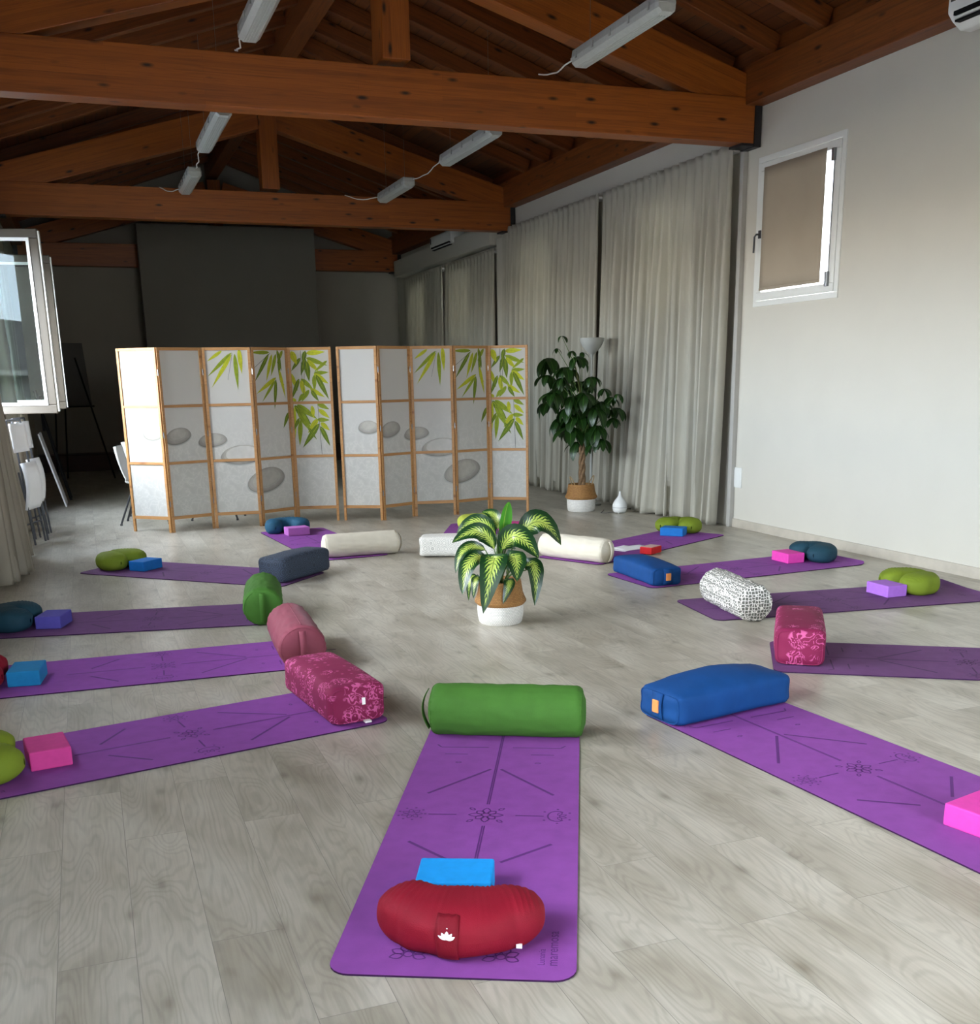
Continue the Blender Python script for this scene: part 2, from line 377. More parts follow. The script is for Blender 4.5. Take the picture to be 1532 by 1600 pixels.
# ------------------------------------------------------------------ mesh building
class MB:
    def __init__(s): s.v = []; s.f = []; s.mi = []; s.uv = {}
    def add(s, verts, faces, mi=0, mat=None):
        o = len(s.v)
        for p in verts:
            p = Vector(p); s.v.append(mat @ p if mat else p)
        for f in faces: s.f.append([i + o for i in f]); s.mi.append(mi)
        return o
    def box(s, a, b, mi=0, mat=None):
        x0, y0, z0 = a; x1, y1, z1 = b
        s.add([(x0,y0,z0),(x1,y0,z0),(x1,y1,z0),(x0,y1,z0),(x0,y0,z1),(x1,y0,z1),(x1,y1,z1),(x0,y1,z1)],
              [(0,3,2,1),(4,5,6,7),(0,1,5,4),(1,2,6,5),(2,3,7,6),(3,0,4,7)], mi, mat)
    def bar(s, p, q, w, h, mi=0, up=(0, 0, 1)):
        """rectangular bar from p to q, w across, h along up"""
        p = Vector(p); q = Vector(q); d = (q - p); L = d.length; d.normalize()
        u = Vector(up); side = d.cross(u).normalized(); u = side.cross(d)
        m = Matrix((( d.x, side.x, u.x, p.x), (d.y, side.y, u.y, p.y), (d.z, side.z, u.z, p.z), (0, 0, 0, 1)))
        s.box((0, -w/2, -h/2), (L, w/2, h/2), mi, m)
    def tube(s, pts, r, seg=10, mi=0, cap=True):
        pts = [Vector(p) for p in pts]; rs = r if isinstance(r, (list, tuple)) else [r] * len(pts)
        rings_ = []; prev = None
        for i, p in enumerate(pts):
            d = (pts[min(i+1, len(pts)-1)] - pts[max(i-1, 0)]).normalized()
            if prev is None:
                u = d.cross(Vector((0, 0, 1)))
                if u.length < .05: u = d.cross(Vector((1, 0, 0)))
            else: u = prev - d * prev.dot(d)
            u.normalize(); prev = u; w = d.cross(u)
            rings_.append([p + (u * cos(2*pi*k/seg) + w * sin(2*pi*k/seg)) * rs[i] for k in range(seg)])
        o = len(s.v)
        for rr in rings_: s.v.extend(rr)
        for i in range(len(pts)-1):
            for k in range(seg):
                a = o + i*seg + k; b = o + i*seg + (k+1) % seg
                s.f.append([a, b, b+seg, a+seg]); s.mi.append(mi)
        if cap:
            s.f.append([o + k for k in range(seg)][::-1]); s.mi.append(mi)
            s.f.append([o + (len(pts)-1)*seg + k for k in range(seg)]); s.mi.append(mi)
    def lathe(s, prof, seg=32, mi=0, mat=None, c=(0, 0, 0)):
        """prof: (radius, z, [material])"""
        o = len(s.v); n = len(prof)
        for pr in prof:
            for k in range(seg):
                p = Vector((c[0] + pr[0]*cos(2*pi*k/seg), c[1] + pr[0]*sin(2*pi*k/seg), c[2] + pr[1]))
                s.v.append(mat @ p if mat else p)
        for i in range(n-1):
            for k in range(seg):
                a = o + i*seg + k; b = o + i*seg + (k+1) % seg
                s.f.append([a, b, b+seg, a+seg]); s.mi.append(prof[i][2] if len(prof[i]) > 2 else mi)
    def grid(s, fn, nu, nv, mi=0, closeu=False, uv=False):
        o = len(s.v)
        for i in range(nu):
            for j in range(nv):
                s.v.append(Vector(fn(i, j)))
        for i in range(nu if closeu else nu-1):
            for j in range(nv-1):
                i2 = (i+1) % nu
                s.f.append([o+i*nv+j, o+i2*nv+j, o+i2*nv+j+1, o+i*nv+j+1]); s.mi.append(mi)
                if uv:
                    s.uv[len(s.f)-1] = [(i/(nu-1), j/(nv-1)), (i2/(nu-1), j/(nv-1)), (i2/(nu-1), (j+1)/(nv-1)), (i/(nu-1), (j+1)/(nv-1))]
        return o
    def build(s, name, mats, parent=None, smooth=False, angle=40, bevel=0, solid=0, sub=0, loc=None, rot=None):
        me = bpy.data.meshes.new(name)
        me.from_pydata([tuple(v) for v in s.v], [], s.f)
        if isinstance(mats, str): mats = [mats]
        for k in mats: me.materials.append(M(k))
        me.polygons.foreach_set('material_index', s.mi)
        if s.uv:
            ul = me.uv_layers.new(name='UVMap')
            for p in me.polygons:
                if p.index in s.uv:
                    for li, c in zip(p.loop_indices, s.uv[p.index]): ul.data[li].uv = c
        if smooth:
            me.polygons.foreach_set('use_smooth', [True] * len(me.polygons))
            if angle < 180: me.set_sharp_from_angle(angle=radians(angle))
        me.update()
        o = bpy.data.objects.new(name, me); COL.objects.link(o)
        if parent: o.parent = parent
        if loc: o.location = loc
        if rot: o.rotation_euler = rot
        if bevel:
            b = o.modifiers.new('bevel', 'BEVEL'); b.width = bevel; b.segments = 2; b.limit_method = 'ANGLE'
        if solid:
            b = o.modifiers.new('solid', 'SOLIDIFY'); b.thickness = solid; b.offset = 0
        if sub:
            b = o.modifiers.new('sub', 'SUBSURF'); b.levels = sub; b.render_levels = sub
        return o
def tag(o, label=None, cat=None, group=None, kind=None):
    if label: o['label'] = label
    if cat: o['category'] = cat
    if group: o['group'] = group
    if kind: o['kind'] = kind
    return o
def empty(name, loc=(0, 0, 0), rz=0, **kw):
    o = bpy.data.objects.new(name, None); COL.objects.link(o); o.empty_display_size = .1
    o.location = loc; o.rotation_euler = (0, 0, rz)
    return tag(o, **kw)
def struct(o, label=None): return tag(o, label=label, kind='structure')
def copy_tree(o, parent=None):
    c = o.copy(); COL.objects.link(c); c.parent = parent
    for ch in [x for x in o.children]: copy_tree(ch, c)
    return c
def wall_pieces(mb, axis, t0, t1, lo, hi, z0, z1, holes):
    """wall slab with rectangular holes; axis 'x': slab between x=t0..t1, running along y; holes (a,b,za,zb)"""
    def bx(a, b, za, zb):
        if b - a < 1e-4 or zb - za < 1e-4: return
        if axis == 'x': mb.box((t0, a, za), (t1, b, zb))
        else: mb.box((a, t0, za), (b, t1, zb))
    cur = lo
    for (a, b, za, zb) in sorted(holes):
        bx(cur, a, z0, z1); bx(a, b, z0, za); bx(a, b, zb, z1); cur = b
    bx(cur, hi, z0, z1)
def beam(name, p0, p1, w, h, mat, parent=None, bevel=.006):
    """timber from p0 to p1 (centre line), local X along it"""
    p0 = Vector(p0); p1 = Vector(p1); d = p1 - p0; L = d.length; d.normalize()
    side = Vector((0, 0, 1)).cross(d)
    if side.length < .01: side = Vector((0, 1, 0))
    side.normalize(); u = d.cross(side)
    mb = MB(); mb.box((0, -w/2, -h/2), (L, w/2, h/2))
    o = mb.build(name, mat, parent, bevel=bevel)
    o.matrix_basis = Matrix(((d.x, side.x, u.x, p0.x), (d.y, side.y, u.y, p0.y), (d.z, side.z, u.z, p0.z), (0, 0, 0, 1)))
    return o

# ------------------------------------------------------------------ room shell
mb = MB(); mb.box((XL-.3, YF-.3, -.12), (XR+.3, YB+.3, 0)); struct(mb.build('floor', 'oak_floor'), 'light grey oak plank floor')
WL = [(-1.9, -.5, 1.2, 2.9), (.8, 3.0, 1.1, 2.9), (4.7, 6.5, 1.1, 2.9), (7.6, 9.1, 1.2, 2.9), (10.4, 11.85, 1.2, 2.9), (12.85, 14.0, 1.2, 2.9)]
WR = [(-1.6, -.4, 2.14, 3.4), (7.74, 8.93, 2.14, 3.41), (9.95, 11.1, 2.14, 3.4), (13.4, 14.55, 2.14, 3.4), (16.6, 17.7, 2.14, 3.3), (19.0, 20.1, 2.14, 3.3)]
mb = MB(); wall_pieces(mb, 'x', XL-.28, XL, YF, YB, 0, 4.3, WL); struct(mb.build('wall_left', 'wall_paint'))
mb = MB(); wall_pieces(mb, 'x', XR, XR+.28, YF, YB, 0, 4.3, WR); struct(mb.build('wall_right', 'wall_paint'), 'white right wall')
def gable(y0, y1, name, mat, holes=()):
    mb = MB(); wall_pieces(mb, 'y', y0, y1, XL-.28, XR+.28, 0, 4.3, list(holes))
    zr = PW + SL*(XR-RX) + .5
    v = []
    for y in (y0, y1): v += [(XL-.28, y, 4.3), (XR+.28, y, 4.3), (XR+.28, y, 4.36), (RX, y, zr), (XL-.28, y, 4.36)]
    mb.add(v, [(0,1,2,3,4), (9,8,7,6,5), (0,5,6,1), (1,6,7,2), (2,7,8,3), (3,8,9,4), (4,9,5,0)])
    return struct(mb.build(name, mat))
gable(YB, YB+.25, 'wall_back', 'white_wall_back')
gable(YF-.25, YF, 'wall_front', 'wall_paint', [(1.8, 4.0, .5, 2.7)])
# stage edge along the back wall and the projecting grey wall panel
mb = MB(); mb.box((XL, 20.75, 0), (XR, YB, .3)); struct(mb.build('trim_1', 'dark_wood', bevel=.01), 'dark wooden step along the back wall')
mb = MB(); mb.box((1.19, 20.38, .3), (4.30, 20.72, 4.22)); struct(mb.build('trim_9', 'grey_panel'), 'grey projecting wall panel in front of the back wall')
mb = MB(); mb.box((XR-.016, YF, 0), (XR, 9.2, .085)); struct(mb.build('baseboard_right', 'skirting', bevel=.002))
mb = MB(); mb.box((XL, YF, 0), (XL+.016, 20.75, .085)); struct(mb.build('baseboard_left', 'skirting', bevel=.002))
mb = MB(); mb.box((XR-.05, 9.14, 0), (XR, 9.2, 3.68)); struct(mb.build('trim_2', 'trim_grey', bevel=.004), 'narrow grey strip beside the curtain')
mb = MB(); mb.box((XR-.12, 15.17, 0), (XR, 15.42, 3.5)); struct(mb.build('trim_3', 'wall_paint', bevel=.004), 'white pilaster between the curtain bays')
mb = MB(); mb.box((XR-.2, 15.5, 3.43), (XR, 20.7, 3.72)); struct(mb.build('trim_4', 'wall_paint', bevel=.004), 'white boxed ledge above the far curtains')

# roof: decking with rafters, wall plates and ridge beam as its parts
zr = lambda x: PW + SL*(XR-.19-abs(x-RX)-RX)     # underside of the rafters
def deck():
    mb = MB()
    for s in (1, -1):
        xe = RX + s*3.85
        a = zr(RX)+.17; e = zr(xe)+.17
        v = []
        for y in (YF-.3, YB+.3): v += [(RX, y, a), (xe, y, e), (xe, y, e+.06), (RX, y, a+.06)]
        mb.add(v, [(0,1,2,3), (7,6,5,4), (0,4,5,1), (1,5,6,2), (2,6,7,3), (3,7,4,0)])
    return mb.build('ceiling', 'ceiling_boards')
def board_mat():
    m, nt, n, l, b = newmat('ceiling_boards')
    tc = N(n, 'ShaderNodeTexCoord'); sp = N(n, 'ShaderNodeSeparateXYZ'); cb = N(n, 'ShaderNodeCombineXYZ')
    l.new(tc.outputs['Object'], sp.inputs[0]); l.new(sp.outputs['Y'], cb.inputs['X']); l.new(sp.outputs['X'], cb.inputs['Y'])
    br = N(n, 'ShaderNodeTexBrick'); setin(br, Scale=1.0); br.offset = .43
    br.inputs['Color1'].default_value = rgb('#74431a'); br.inputs['Color2'].default_value = rgb('#5a3112'); br.inputs['Mortar'].default_value = rgb('#2a1006')
    br.inputs['Mortar Size'].default_value = .004; br.inputs['Brick Width'].default_value = 2.8; br.inputs['Row Height'].default_value = .135
    l.new(cb.outputs[0], br.inputs['Vector'])
    mp = N(n, 'ShaderNodeMapping'); mp.inputs['Scale'].default_value = (.8, 12, 1); l.new(cb.outputs[0], mp.inputs['Vector'])
    nz = N(n, 'ShaderNodeTexNoise'); setin(nz, Scale=2.0, Detail=6.0); l.new(mp.outputs[0], nz.inputs['Vector'])
    r = ramp(n, [(.3, (.7, .66, .62, 1)), (.7, (1.1, 1.1, 1.1, 1))]); l.new(nz.outputs['Fac'], r.inputs['Fac'])
    mx = N(n, 'ShaderNodeMixRGB', blend_type='MULTIPLY'); setin(mx, Fac=1.0)
    l.new(br.outputs['Color'], mx.inputs[1]); l.new(r.outputs[0], mx.inputs[2]); l.new(mx.outputs[0], b.inputs['Base Color']); setin(b, Roughness=.5)
board_mat()
ceil = struct(deck(), 'pitched ceiling of brown boards')
TR = [3.05, 9.05, 15.05, 20.95]                  # truss planes
ys = []
y = 7.94 - .70*15
while y < YB:
    if not any(abs(y-t) < .16 for t in TR): ys.append(y)
    y += .70
for y in ys:
    for s in (1, -1):
        xe = RX + s*3.36; xr = RX + s*.11
        beam('rafter', (xe, y, zr(xe)+.08), (xr, y, zr(xr)+.08), .10, .16, 'rafter_wood', ceil)
for k_, x in ((5, XR-.07), (6, XL+.07)):
    struct(beam('trim_%d' % k_, (x, YF, 4.03), (x, YB, 4.03), .22, .33, 'rafter_wood'), 'brown timber beam along the top of the wall')
beam('ridge_beam', (RX, YF, zr(RX)-.06), (RX, YB, zr(RX)-.06), .2, .34, 'rafter_wood', ceil)

for k_, x in ((7, XR-.03), (8, XL+.03)):
    struct(beam('trim_%d' % k_, (x, YF, 4.275), (x, YB, 4.275), .09, .155, 'rafter_wood'), 'boarding above the wall beam between the rafter ends')
def truss(y, label, cat='roof truss', wdt=.20, z0=3.55, hh=.38, rh=.34):
    t = empty('roof_truss', (RX, y, z0), label=label, cat=cat)
    def b(name, p, q, w, h):
        o = beam(name, (p[0]-RX, 0, p[1]-z0), (q[0]-RX, 0, q[1]-z0), w, h, 'truss_wood', t); return o
    b('tie_beam', (XL+.075, z0+hh/2), (XR-.075, z0+hh/2), wdt, hh)
    apex = 5.03
    for s in (1, -1):
        xe = RX + s*3.44
        # rafter centre line, ending inside the tie beam's end and against the post
        b('principal_rafter', (xe, 3.93-.02), (RX + s*.13, apex-.17), wdt-.012, rh)
    b('king_post', (RX, 5.05), (RX, z0+hh+.04), .31 if y < 12 else .26, wdt+.03)
    for s in (1, -1):
        kp = MB()
        x = s*3.46
        kp.box((min(x-s*.07, x), -.113, -.03), (max(x-s*.07, x), .113, hh+.02))
        kp.box((min(x, x-s*.2), -.105, -.022), (max(x, x-s*.2), .105, -.002))
        kp.build('bracket', 'black_metal', t)
    t['group'] = 'roof trusses'
    return t
truss(9.05, 'nearest and largest brown timber roof truss spanning the room, two strip lights near it')
truss(15.05, 'middle brown timber roof truss above the folding screens')
truss(20.95, 'farthest dark timber roof truss against the back wall')

# ------------------------------------------------------------------ windows
def window(name, side, y0, y1, z0, z1, label, sash=True, mat='white_frame'):
    w = empty(name, (0, 0, 0)); struct(w, label)
    fx = (XR+.02, XR+.08) if side == 'R' else (XL-.08, XL-.02)
    mb = MB(); t = .06
    mb.box((fx[0], y0, z0), (fx[1], y1, z0+t)); mb.box((fx[0], y0, z1-t), (fx[1], y1, z1))
    mb.box((fx[0], y0, z0+t), (fx[1], y0+t, z1-t)); mb.box((fx[0], y1-t, z0+t), (fx[1], y1, z1-t))
    ym = (y0+y1)/2
    if sash and side == 'L': mb.box((fx[0]+.005, ym-.05, z0+t), (fx[1]-.005, ym+.05, z1-t))
    mb.build('window_frame', mat, w, bevel=.004)
    if sash:
        g = MB(); xm = sum(fx)/2; g.box((xm-.004, y0+t, z0+t), (xm+.004, y1-t, z1-t)); g.build('pane', 'clear_glass', w)
    # stone sill in the reveal
    s = MB()
    if side == 'R': s.box((XR+.08, y0, z0-.02), (XR+.32, y1, z0+.012))
    else: s.box((XL-.32, y0, z0-.02), (XL-.08, y1, z0+.012))
    s.build('window_sill', 'facade', w)
    return w
n = 2
for (a, b_, c, d) in WL:
    op = 10 < a < 13.5
    window('window_%d' % n, 'L', a, b_, c, d, 'window in the left wall', sash=not op); n += 1
for i, (a, b_, c, d) in enumerate(WR):
    if i == 1: continue
    window('window_%d' % n, 'R', a, b_, c, d, 'high window in the right wall'); n += 1
for x0, x1 in ((1.8, 4.0),):
    w = struct(empty('window_%d' % n), 'glazed opening behind the viewer'); n += 1
    mb = MB(); t = .07
    mb.box((x0, YF-.12, .5), (x1, YF-.05, .5+t)); mb.box((x0, YF-.12, 2.7-t), (x1, YF-.05, 2.7))
    for x in (x0, (x0+x1)/2-t/2, x1-t): mb.box((x, YF-.12, .5+t), (x+t, YF-.05, 2.7-t))
    mb.build('window_frame', 'white_frame', w, bevel=.004)
    g = MB(); g.box((x0+t, YF-.088, .5+t), (x1-t, YF-.082, 2.7-t)); g.build('pane', 'clear_glass', w)
# the blinded window in the right wall
w1 = struct(empty('window_1'), 'white framed window in the right wall with grey roller blind')
mb = MB(); y0, y1, z0, z1 = 7.74, 8.93, 2.14, 3.41; xi = XR-.012
def ring_frame(mb, y0, y1, z0, z1, t, xa, xb):
    mb.box((xa, y0, z0), (xb, y1, z0+t)); mb.box((xa, y0, z1-t), (xb, y1, z1)); mb.box((xa, y0, z0+t), (xb, y0+t, z1-t)); mb.box((xa, y1-t, z0+t), (xb, y1, z1-t))
ring_frame(mb, y0-.02, y1+.02, z0-.02, z1+.02, .05, xi, XR+.05)
mb.build('window_frame', 'white_frame', w1, bevel=.003)
mb = MB(); ring_frame(mb, y0+.035, y1-.035, z0+.035, z1-.035, .07, xi-.006, XR+.045); mb.build('sash', 'white_frame', w1, bevel=.006)
g = MB(); g.box((XR+.02, y0+.1, z0+.1), (XR+.026, y1-.1, z1-.1)); g.build('pane', 'clear_glass', w1)
g = MB(); ni = 14
g.grid(lambda i, j: (XR-.022 - .004*sin(i*.9), y0+.21 + (y1-y0-.30)*i/ni, z0+.13 + (z1-z0-.21)*j/10 + .0*i), ni+1, 11)
bl = g.build('roller_blind', 'blind', w1, smooth=True, solid=.002)
g = MB(); g.box((XR-.03, y0+.21, z0+.12), (XR-.014, y1-.09, z0+.145)); g.build('hem_bar', 'blind', bl, bevel=.003)
for za, zb in ((z1-.2, z1-.1), (z0+.08, z0+.2)):
    g = MB(); g.box((XR-.045, y0+.09, za), (XR-.016, y0+.125, zb)); g.build('hinge', 'steel', w1, bevel=.004)
g = MB(); g.tube([(XR-.02, y0+.107, z0+.2), (XR-.02, y0+.107, z1-.2)], .006, 8); g.build('blind_rail', 'steel', w1, smooth=True)
g = MB(); zc = z0+.62; yh = y1-.06
g.box((XR-.03, yh-.015, zc-.035), (XR-.016, yh+.015, zc+.035)); g.tube([(XR-.03, yh, zc), (XR-.06, yh, zc), (XR-.065, yh+.02, zc-.02), (XR-.062, yh+.03, zc-.16)], .009, 8); g.build('window_handle', 'dark_grey', w1, smooth=True)

# the open casement sashes on the left wall
def sash(hinge, width, z0, z1, ang, label, handle=True):
    """sash hinged at (x,y); ang = direction of the free edge from the hinge, degrees from +X"""
    r = empty('window_sash', (hinge[0], hinge[1], z0), radians(ang), label=label, cat='window')
    h = z1-z0; t = .085
    mb = MB()
    mb.box((0, -.03, 0), (width, .03, t)); mb.box((0, -.03, h-t), (width, .03, h)); mb.box((0, -.03, t), (t, .03, h-t)); mb.box((width-t, -.03, t), (width, .03, h-t))
    mb.build('sash_frame', 'grey_frame', r, bevel=.008)
    mb = MB()
    a = t-.004; e = .03
    mb.box((a, -.04, a), (width-a, -.012, a+e)); mb.box((a, -.04, h-a-e), (width-a, -.012, h-a)); mb.box((a, -.04, a+e), (a+e, -.012, h-a-e)); mb.box((width-a-e, -.04, a+e), (width-a, -.012, h-a-e))
    mb.build('glazing_bead', 'white_plastic', r, bevel=.003)
    g = MB(); g.box((t, -.006, t), (width-t, .006, h-t)); g.build('pane', 'sash_glass', r)
    mb = MB(); mb.box((width-.002, -.02, .02), (width+.016, .02, h-.02)); mb.build('seal_strip', 'white_plastic', r, bevel=.002)
    if handle:
        g = MB(); zc = h*.33
        g.box((width-.055, .03, zc-.035), (width-.025, .042, zc+.035)); g.tube([(width-.04, .04, zc), (width-.04, .075, zc), (width-.04, .078, zc-.13)], .009, 8); g.build('window_handle', 'steel', r, smooth=True)
    return r
sash((XL-.02, 11.83), .66, 1.24, 2.98, -12, 'open window sash on the left, its glass mirroring the house outside')
sash((XL-.02, 13.98), .70, 1.24, 2.98, -3, 'second open window sash, a bright narrow strip behind the first')

# ------------------------------------------------------------------ curtains
def curtain(name, x, y0, y1, z0, z1, label, mat='curtain', side=-1, amp=.055, folds=None, flare=.12, group=None, seed=1, skew=0, drift=0):
    rnd = random.Random(seed)
    L = y1-y0; nf = folds or int(L/.15)
    nu = nf*8+1; nv = 60
    ph = [rnd.uniform(-.9, .9) for _ in range(nf+2)]; am = [rnd.uniform(.55, 1.25) for _ in range(nf+2)]
    def fn(i, j):
        u = i/(nu-1); v = j/(nv-1); a = u*nf; k = int(a); fr = a-k
        A = am[k]*(1-fr)+am[min(k+1, nf)]*fr; p = ph[k]*(1-fr)+ph[min(k+1, nf)]*fr
        down = 1-v
        amp2 = amp*(.35+.65*min(1, down*3.2))*A*(1+.5*down)
        if v > .985: amp2 *= 1.5
        elif v > .955: amp2 *= .45
        w = sin(2*pi*a + p*down*1.6) + .25*sin(4*pi*a+p*3)
        w2 = .35*sin(2*pi*a*.31+seed+down*1.2)*down
        xx = x + side*(amp2*w*.8 + amp*w2*1.6 + flare*down**2.2*(.6+.4*sin(3*u*pi+seed)))
        yy = y0 + L*u + amp*.5*cos(2*pi*a+p)*down + skew*down*(1-u) + drift*down**1.5*sin(u*pi*2+seed)*.25
        return (xx, yy, z0 + (z1-z0)*v)
    mb = MB(); mb.grid(fn, nu, nv)
    c = mb.build(name, mat, None, smooth=True, angle=180, solid=.003)
    tk = MB(); xw = XR if side < 0 else XL
    tk.box((min(x-side*.015, xw), y0+.03, z1-.06), (max(x-side*.015, xw), y1-.03, z1-.03)); tk.build('curtain_track', 'white_plastic', c, bevel=.002)
    tag(c, label, 'curtain', 'curtains')
    return c
curtain('curtain', XR-.12, 9.22, 11.93, .015, 3.60, 'grey curtain nearest the window, puddling behind the green cushion', seed=3, flare=.15, drift=.25)
curtain('curtain', XR-.13, 12.02, 15.12, .015, 3.60, 'grey curtain behind the tall tree and the floor lamp', seed=5, flare=.04)
curtain('curtain', XR-.13, 15.5, 17.85, .02, 3.38, 'dim grey curtain showing just right of the far curtain gap, above the screens', seed=8, flare=.04)
curtain('curtain', XR-.13, 17.98, 20.3, .02, 3.38, 'darkest grey curtain in the far right corner', seed=9, flare=.04)
curtain('curtain', XL+.12, 8.75, 10.42, .02, 3.3, 'beige curtain hanging at the left edge in front of the open window', 'curtain_left', side=1, seed=11, flare=.12)
curtain('curtain', XL+.12, 12.1, 12.8, .02, 3.3, 'beige curtain behind the folded white chairs', 'curtain_left', side=1, seed=14, flare=.06)
curtain('curtain', XL+.12, 14.1, 15.6, .02, 3.3, 'dim curtain beside the leaning white board', 'curtain_left', side=1, seed=12, flare=.02, amp=.04)
# wall plate of the socket
mb = MB(); mb.box((XR-.01, 9.02, .4), (XR, 9.17, .6)); mb.box((XR-.013, 9.035, .415), (XR-.009, 9.155, .585))
tag(mb.build('wall_cover_plate', 'white_frame', bevel=.003), 'small blank white cover plate low on the wall beside the curtain', 'cover plate')

# ------------------------------------------------------------------ ceiling lights
def strip_light(x, y0, y1, z, label, cable_to=None):
    L = y1-y0
    r = empty('strip_light', (x, (y0+y1)/2, z), label=label, cat='ceiling light', group='strip lights under the roof')
    def prof(mb, pts, h):
        n_ = len(pts); v = []
        for k, (yy, sc) in enumerate(((-h, .82), (-h+.03, 1), (h-.03, 1), (h, .82))):
            for px, pz in pts: v.append((px*sc, yy, (pz-.03)*sc+.03))
        f = []
        for k in range(3):
            for i in range(n_): f.append((k*n_+i, k*n_+(i+1) % n_, (k+1)*n_+(i+1) % n_, (k+1)*n_+i))
        f.append(tuple(range(n_))[::-1]); f.append(tuple(3*n_+i for i in range(n_)))
        mb.add(v, f)
    b = MB(); prof(b, [(-.08, .035), (.08, .035), (.072, .09), (-.072, .09)], L/2); b.build('housing', 'lamp_body', r, bevel=.004)
    d = MB(); prof(d, [(-.045, -.03), (.045, -.03), (.078, -.002), (.08, .036), (-.08, .036), (-.078, -.002)], L/2-.006); dif = d.build('diffuser', 'diffuser_lens', r)
    for xx in (-.03, -.01, .01, .03):
        rb = MB(); rb.tube([(xx, -L/2+.06, -.031), (xx, L/2-.06, -.031)], .0035, 6); rb.build('lens_rib', 'diffuser_lens', dif, smooth=True)
    nclip = 5
    for k in range(nclip):
        yy = -L/2+.12+(L-.24)*k/(nclip-1)
        for s in (-1, 1):
            c = MB(); c.box((s*.084-.006, yy-.012, .015), (s*.084+.006, yy+.012, .06)); c.build('clip', 'lamp_body', r, bevel=.002)
    for yy in (-L/2+.2, L/2-.2):
        s = MB(); s.tube([(0, yy, .088), (0, yy, zr(x)-z+.165)], .0016, 6); s.build('suspension_wire', 'steel', r)
    if cable_to:
        c = MB()
        p0 = Vector((-.04, L/2-.01, .06)); p1 = Vector(cable_to)-Vector((x, (y0+y1)/2, z))
        pts = [p0, p0+Vector((-.01, .05, -.01))]
        for k in range(1, 8):
            t = k/8; pts.append(p0.lerp(p1, t)+Vector((.012*sin(k*2.1), 0, -.05*sin(pi*t))))
        pts.append(p1); c.tube(pts, .006, 8); c.build('cable', 'cable', r, smooth=True)
    return r
strip_light(3.97, 6.99, 8.38, 3.9, 'white strip light at upper right, in front of the nearest truss', (3.86, 8.93, 3.96))
strip_light(4.19, 10.78, 12.42, 3.9, 'white strip light on the right just beyond the nearest truss', (4.10, 13.40, 3.9))
strip_light(4.06, 13.42, 14.7, 3.84, 'small white strip light on the right before the middle truss', (3.6, 14.93, 3.93))
strip_light(1.395, 7.12, 8.5, 3.9, 'white strip light cut by the top edge, above the nearest truss', (1.36, 8.93, 3.94))
strip_light(1.49, 10.72, 12.42, 3.9, 'white strip light on the left hanging under the nearest truss', (1.5, 13.42, 3.9))
strip_light(1.49, 13.45, 14.7, 3.84, 'small white strip light on the left before the middle truss', (1.2, 14.93, 3.93))

# ------------------------------------------------------------------ air conditioners
def aircon(x, y0, y1, z0, z1, dep, label):
    r = empty('air_conditioner', (x, (y0+y1)/2, z0), label=label, cat='air conditioner')
    L = y1-y0; h = z1-z0
    def fn(sec, mb):
        v = []
        for yy in (-L/2, L/2): v += [(p[0], yy, p[1]) for p in sec]
        n_ = len(sec); f = [tuple(range(n_)), tuple(n_+i for i in range(n_))[::-1]]
        for i in range(n_): f.append((i, n_+i, n_+(i+1) % n_, (i+1) % n_))
        mb.add(v, f)
    mb = MB(); fn([(0, 0), (0, h), (-dep*.85, h), (-dep, h*.9), (-dep*1.0, h*.3), (-dep*.8, .05), (-dep*.45, 0)], mb); mb.build('housing', 'white_plastic', r, bevel=.012)
    for q in (((-dep*.93, -L/2+.1, h*.1), (-dep*.72, L/2-.06, h*.14)), ((-dep*1.005, -L/2+.08, h*.22), (-dep*.86, L/2-.06, h*.30))):
        mb = MB(); mb.box(*q); mb.build('air_outlet', 'matte_black', r)
    mb = MB(); mb.box((-dep*.99, -L/2+.1, h*.15), (-dep*.82, L/2-.06, h*.20)); mb.build('louvre', 'white_plastic', r, bevel=.003)
    mb = MB(); mb.box((-dep-.004, L/2-.07, h*.5), (-dep+.01, L/2-.03, h*.85)); mb.build('display', 'dark_grey', r)
    mb = MB(); mb.box((0, -L/2+.1, h*.2), (XR-x, L/2-.1, h*.8)); mb.build('mounting_plate', 'lamp_body', r)
aircon(XR-.045, 5.25, 6.42, 3.77, 4.09, .22, 'white air conditioner at the upper right corner')
aircon(XR-.02, 17.1, 18.2, 3.60, 3.86, .24, 'white air conditioner high on the far right wall above the ledge')

# ------------------------------------------------------------------ folding screens
def clip_poly(poly, x0, x1, z0, z1):
    def cl(pts, ins, inter):
        out = []
        for i in range(len(pts)):
            a, b = pts[i-1], pts[i]
            if ins(b):
                if not ins(a): out.append(inter(a, b))
                out.append(b)
            elif ins(a): out.append(inter(a, b))
        return out
    def mk(ax, val, s):
        ins = lambda p: s*(p[ax]-val) >= 0
        def it(a, b):
            t = (val-a[ax])/(b[ax]-a[ax]); return (a[0]+(b[0]-a[0])*t, a[1]+(b[1]-a[1])*t)
        return ins, it
    for ax, val, s in ((0, x0, 1), (0, x1, -1), (1, z0, 1), (1, z1, -1)):
        if len(poly) < 3: return []
        poly = cl(poly, *mk(ax, val, s))
    return poly if len(poly) > 2 else []
def q2(b): return 1.865*(1-b)
def p3(x, y): return ((x-(615+(y-50)*.088))/303, .00088*(y-50))
def p4(x, y): return ((x-(925+(y-50)*.088))/232, .00088*(y-50))
def p5(x, y): return ((x-(362+(y-70)*.088))/378, (y-64)/1448)
BAM = []
for i, (b, t, w) in enumerate([((742,72),(652,135),.026),((802,84),(657,228),.03),((802,96),(683,297),.032),((822,92),(848,312),.034),((848,60),(870,215),.036)]):
    BAM.append((2, p3(*b), p3(*t), w, i % 2))
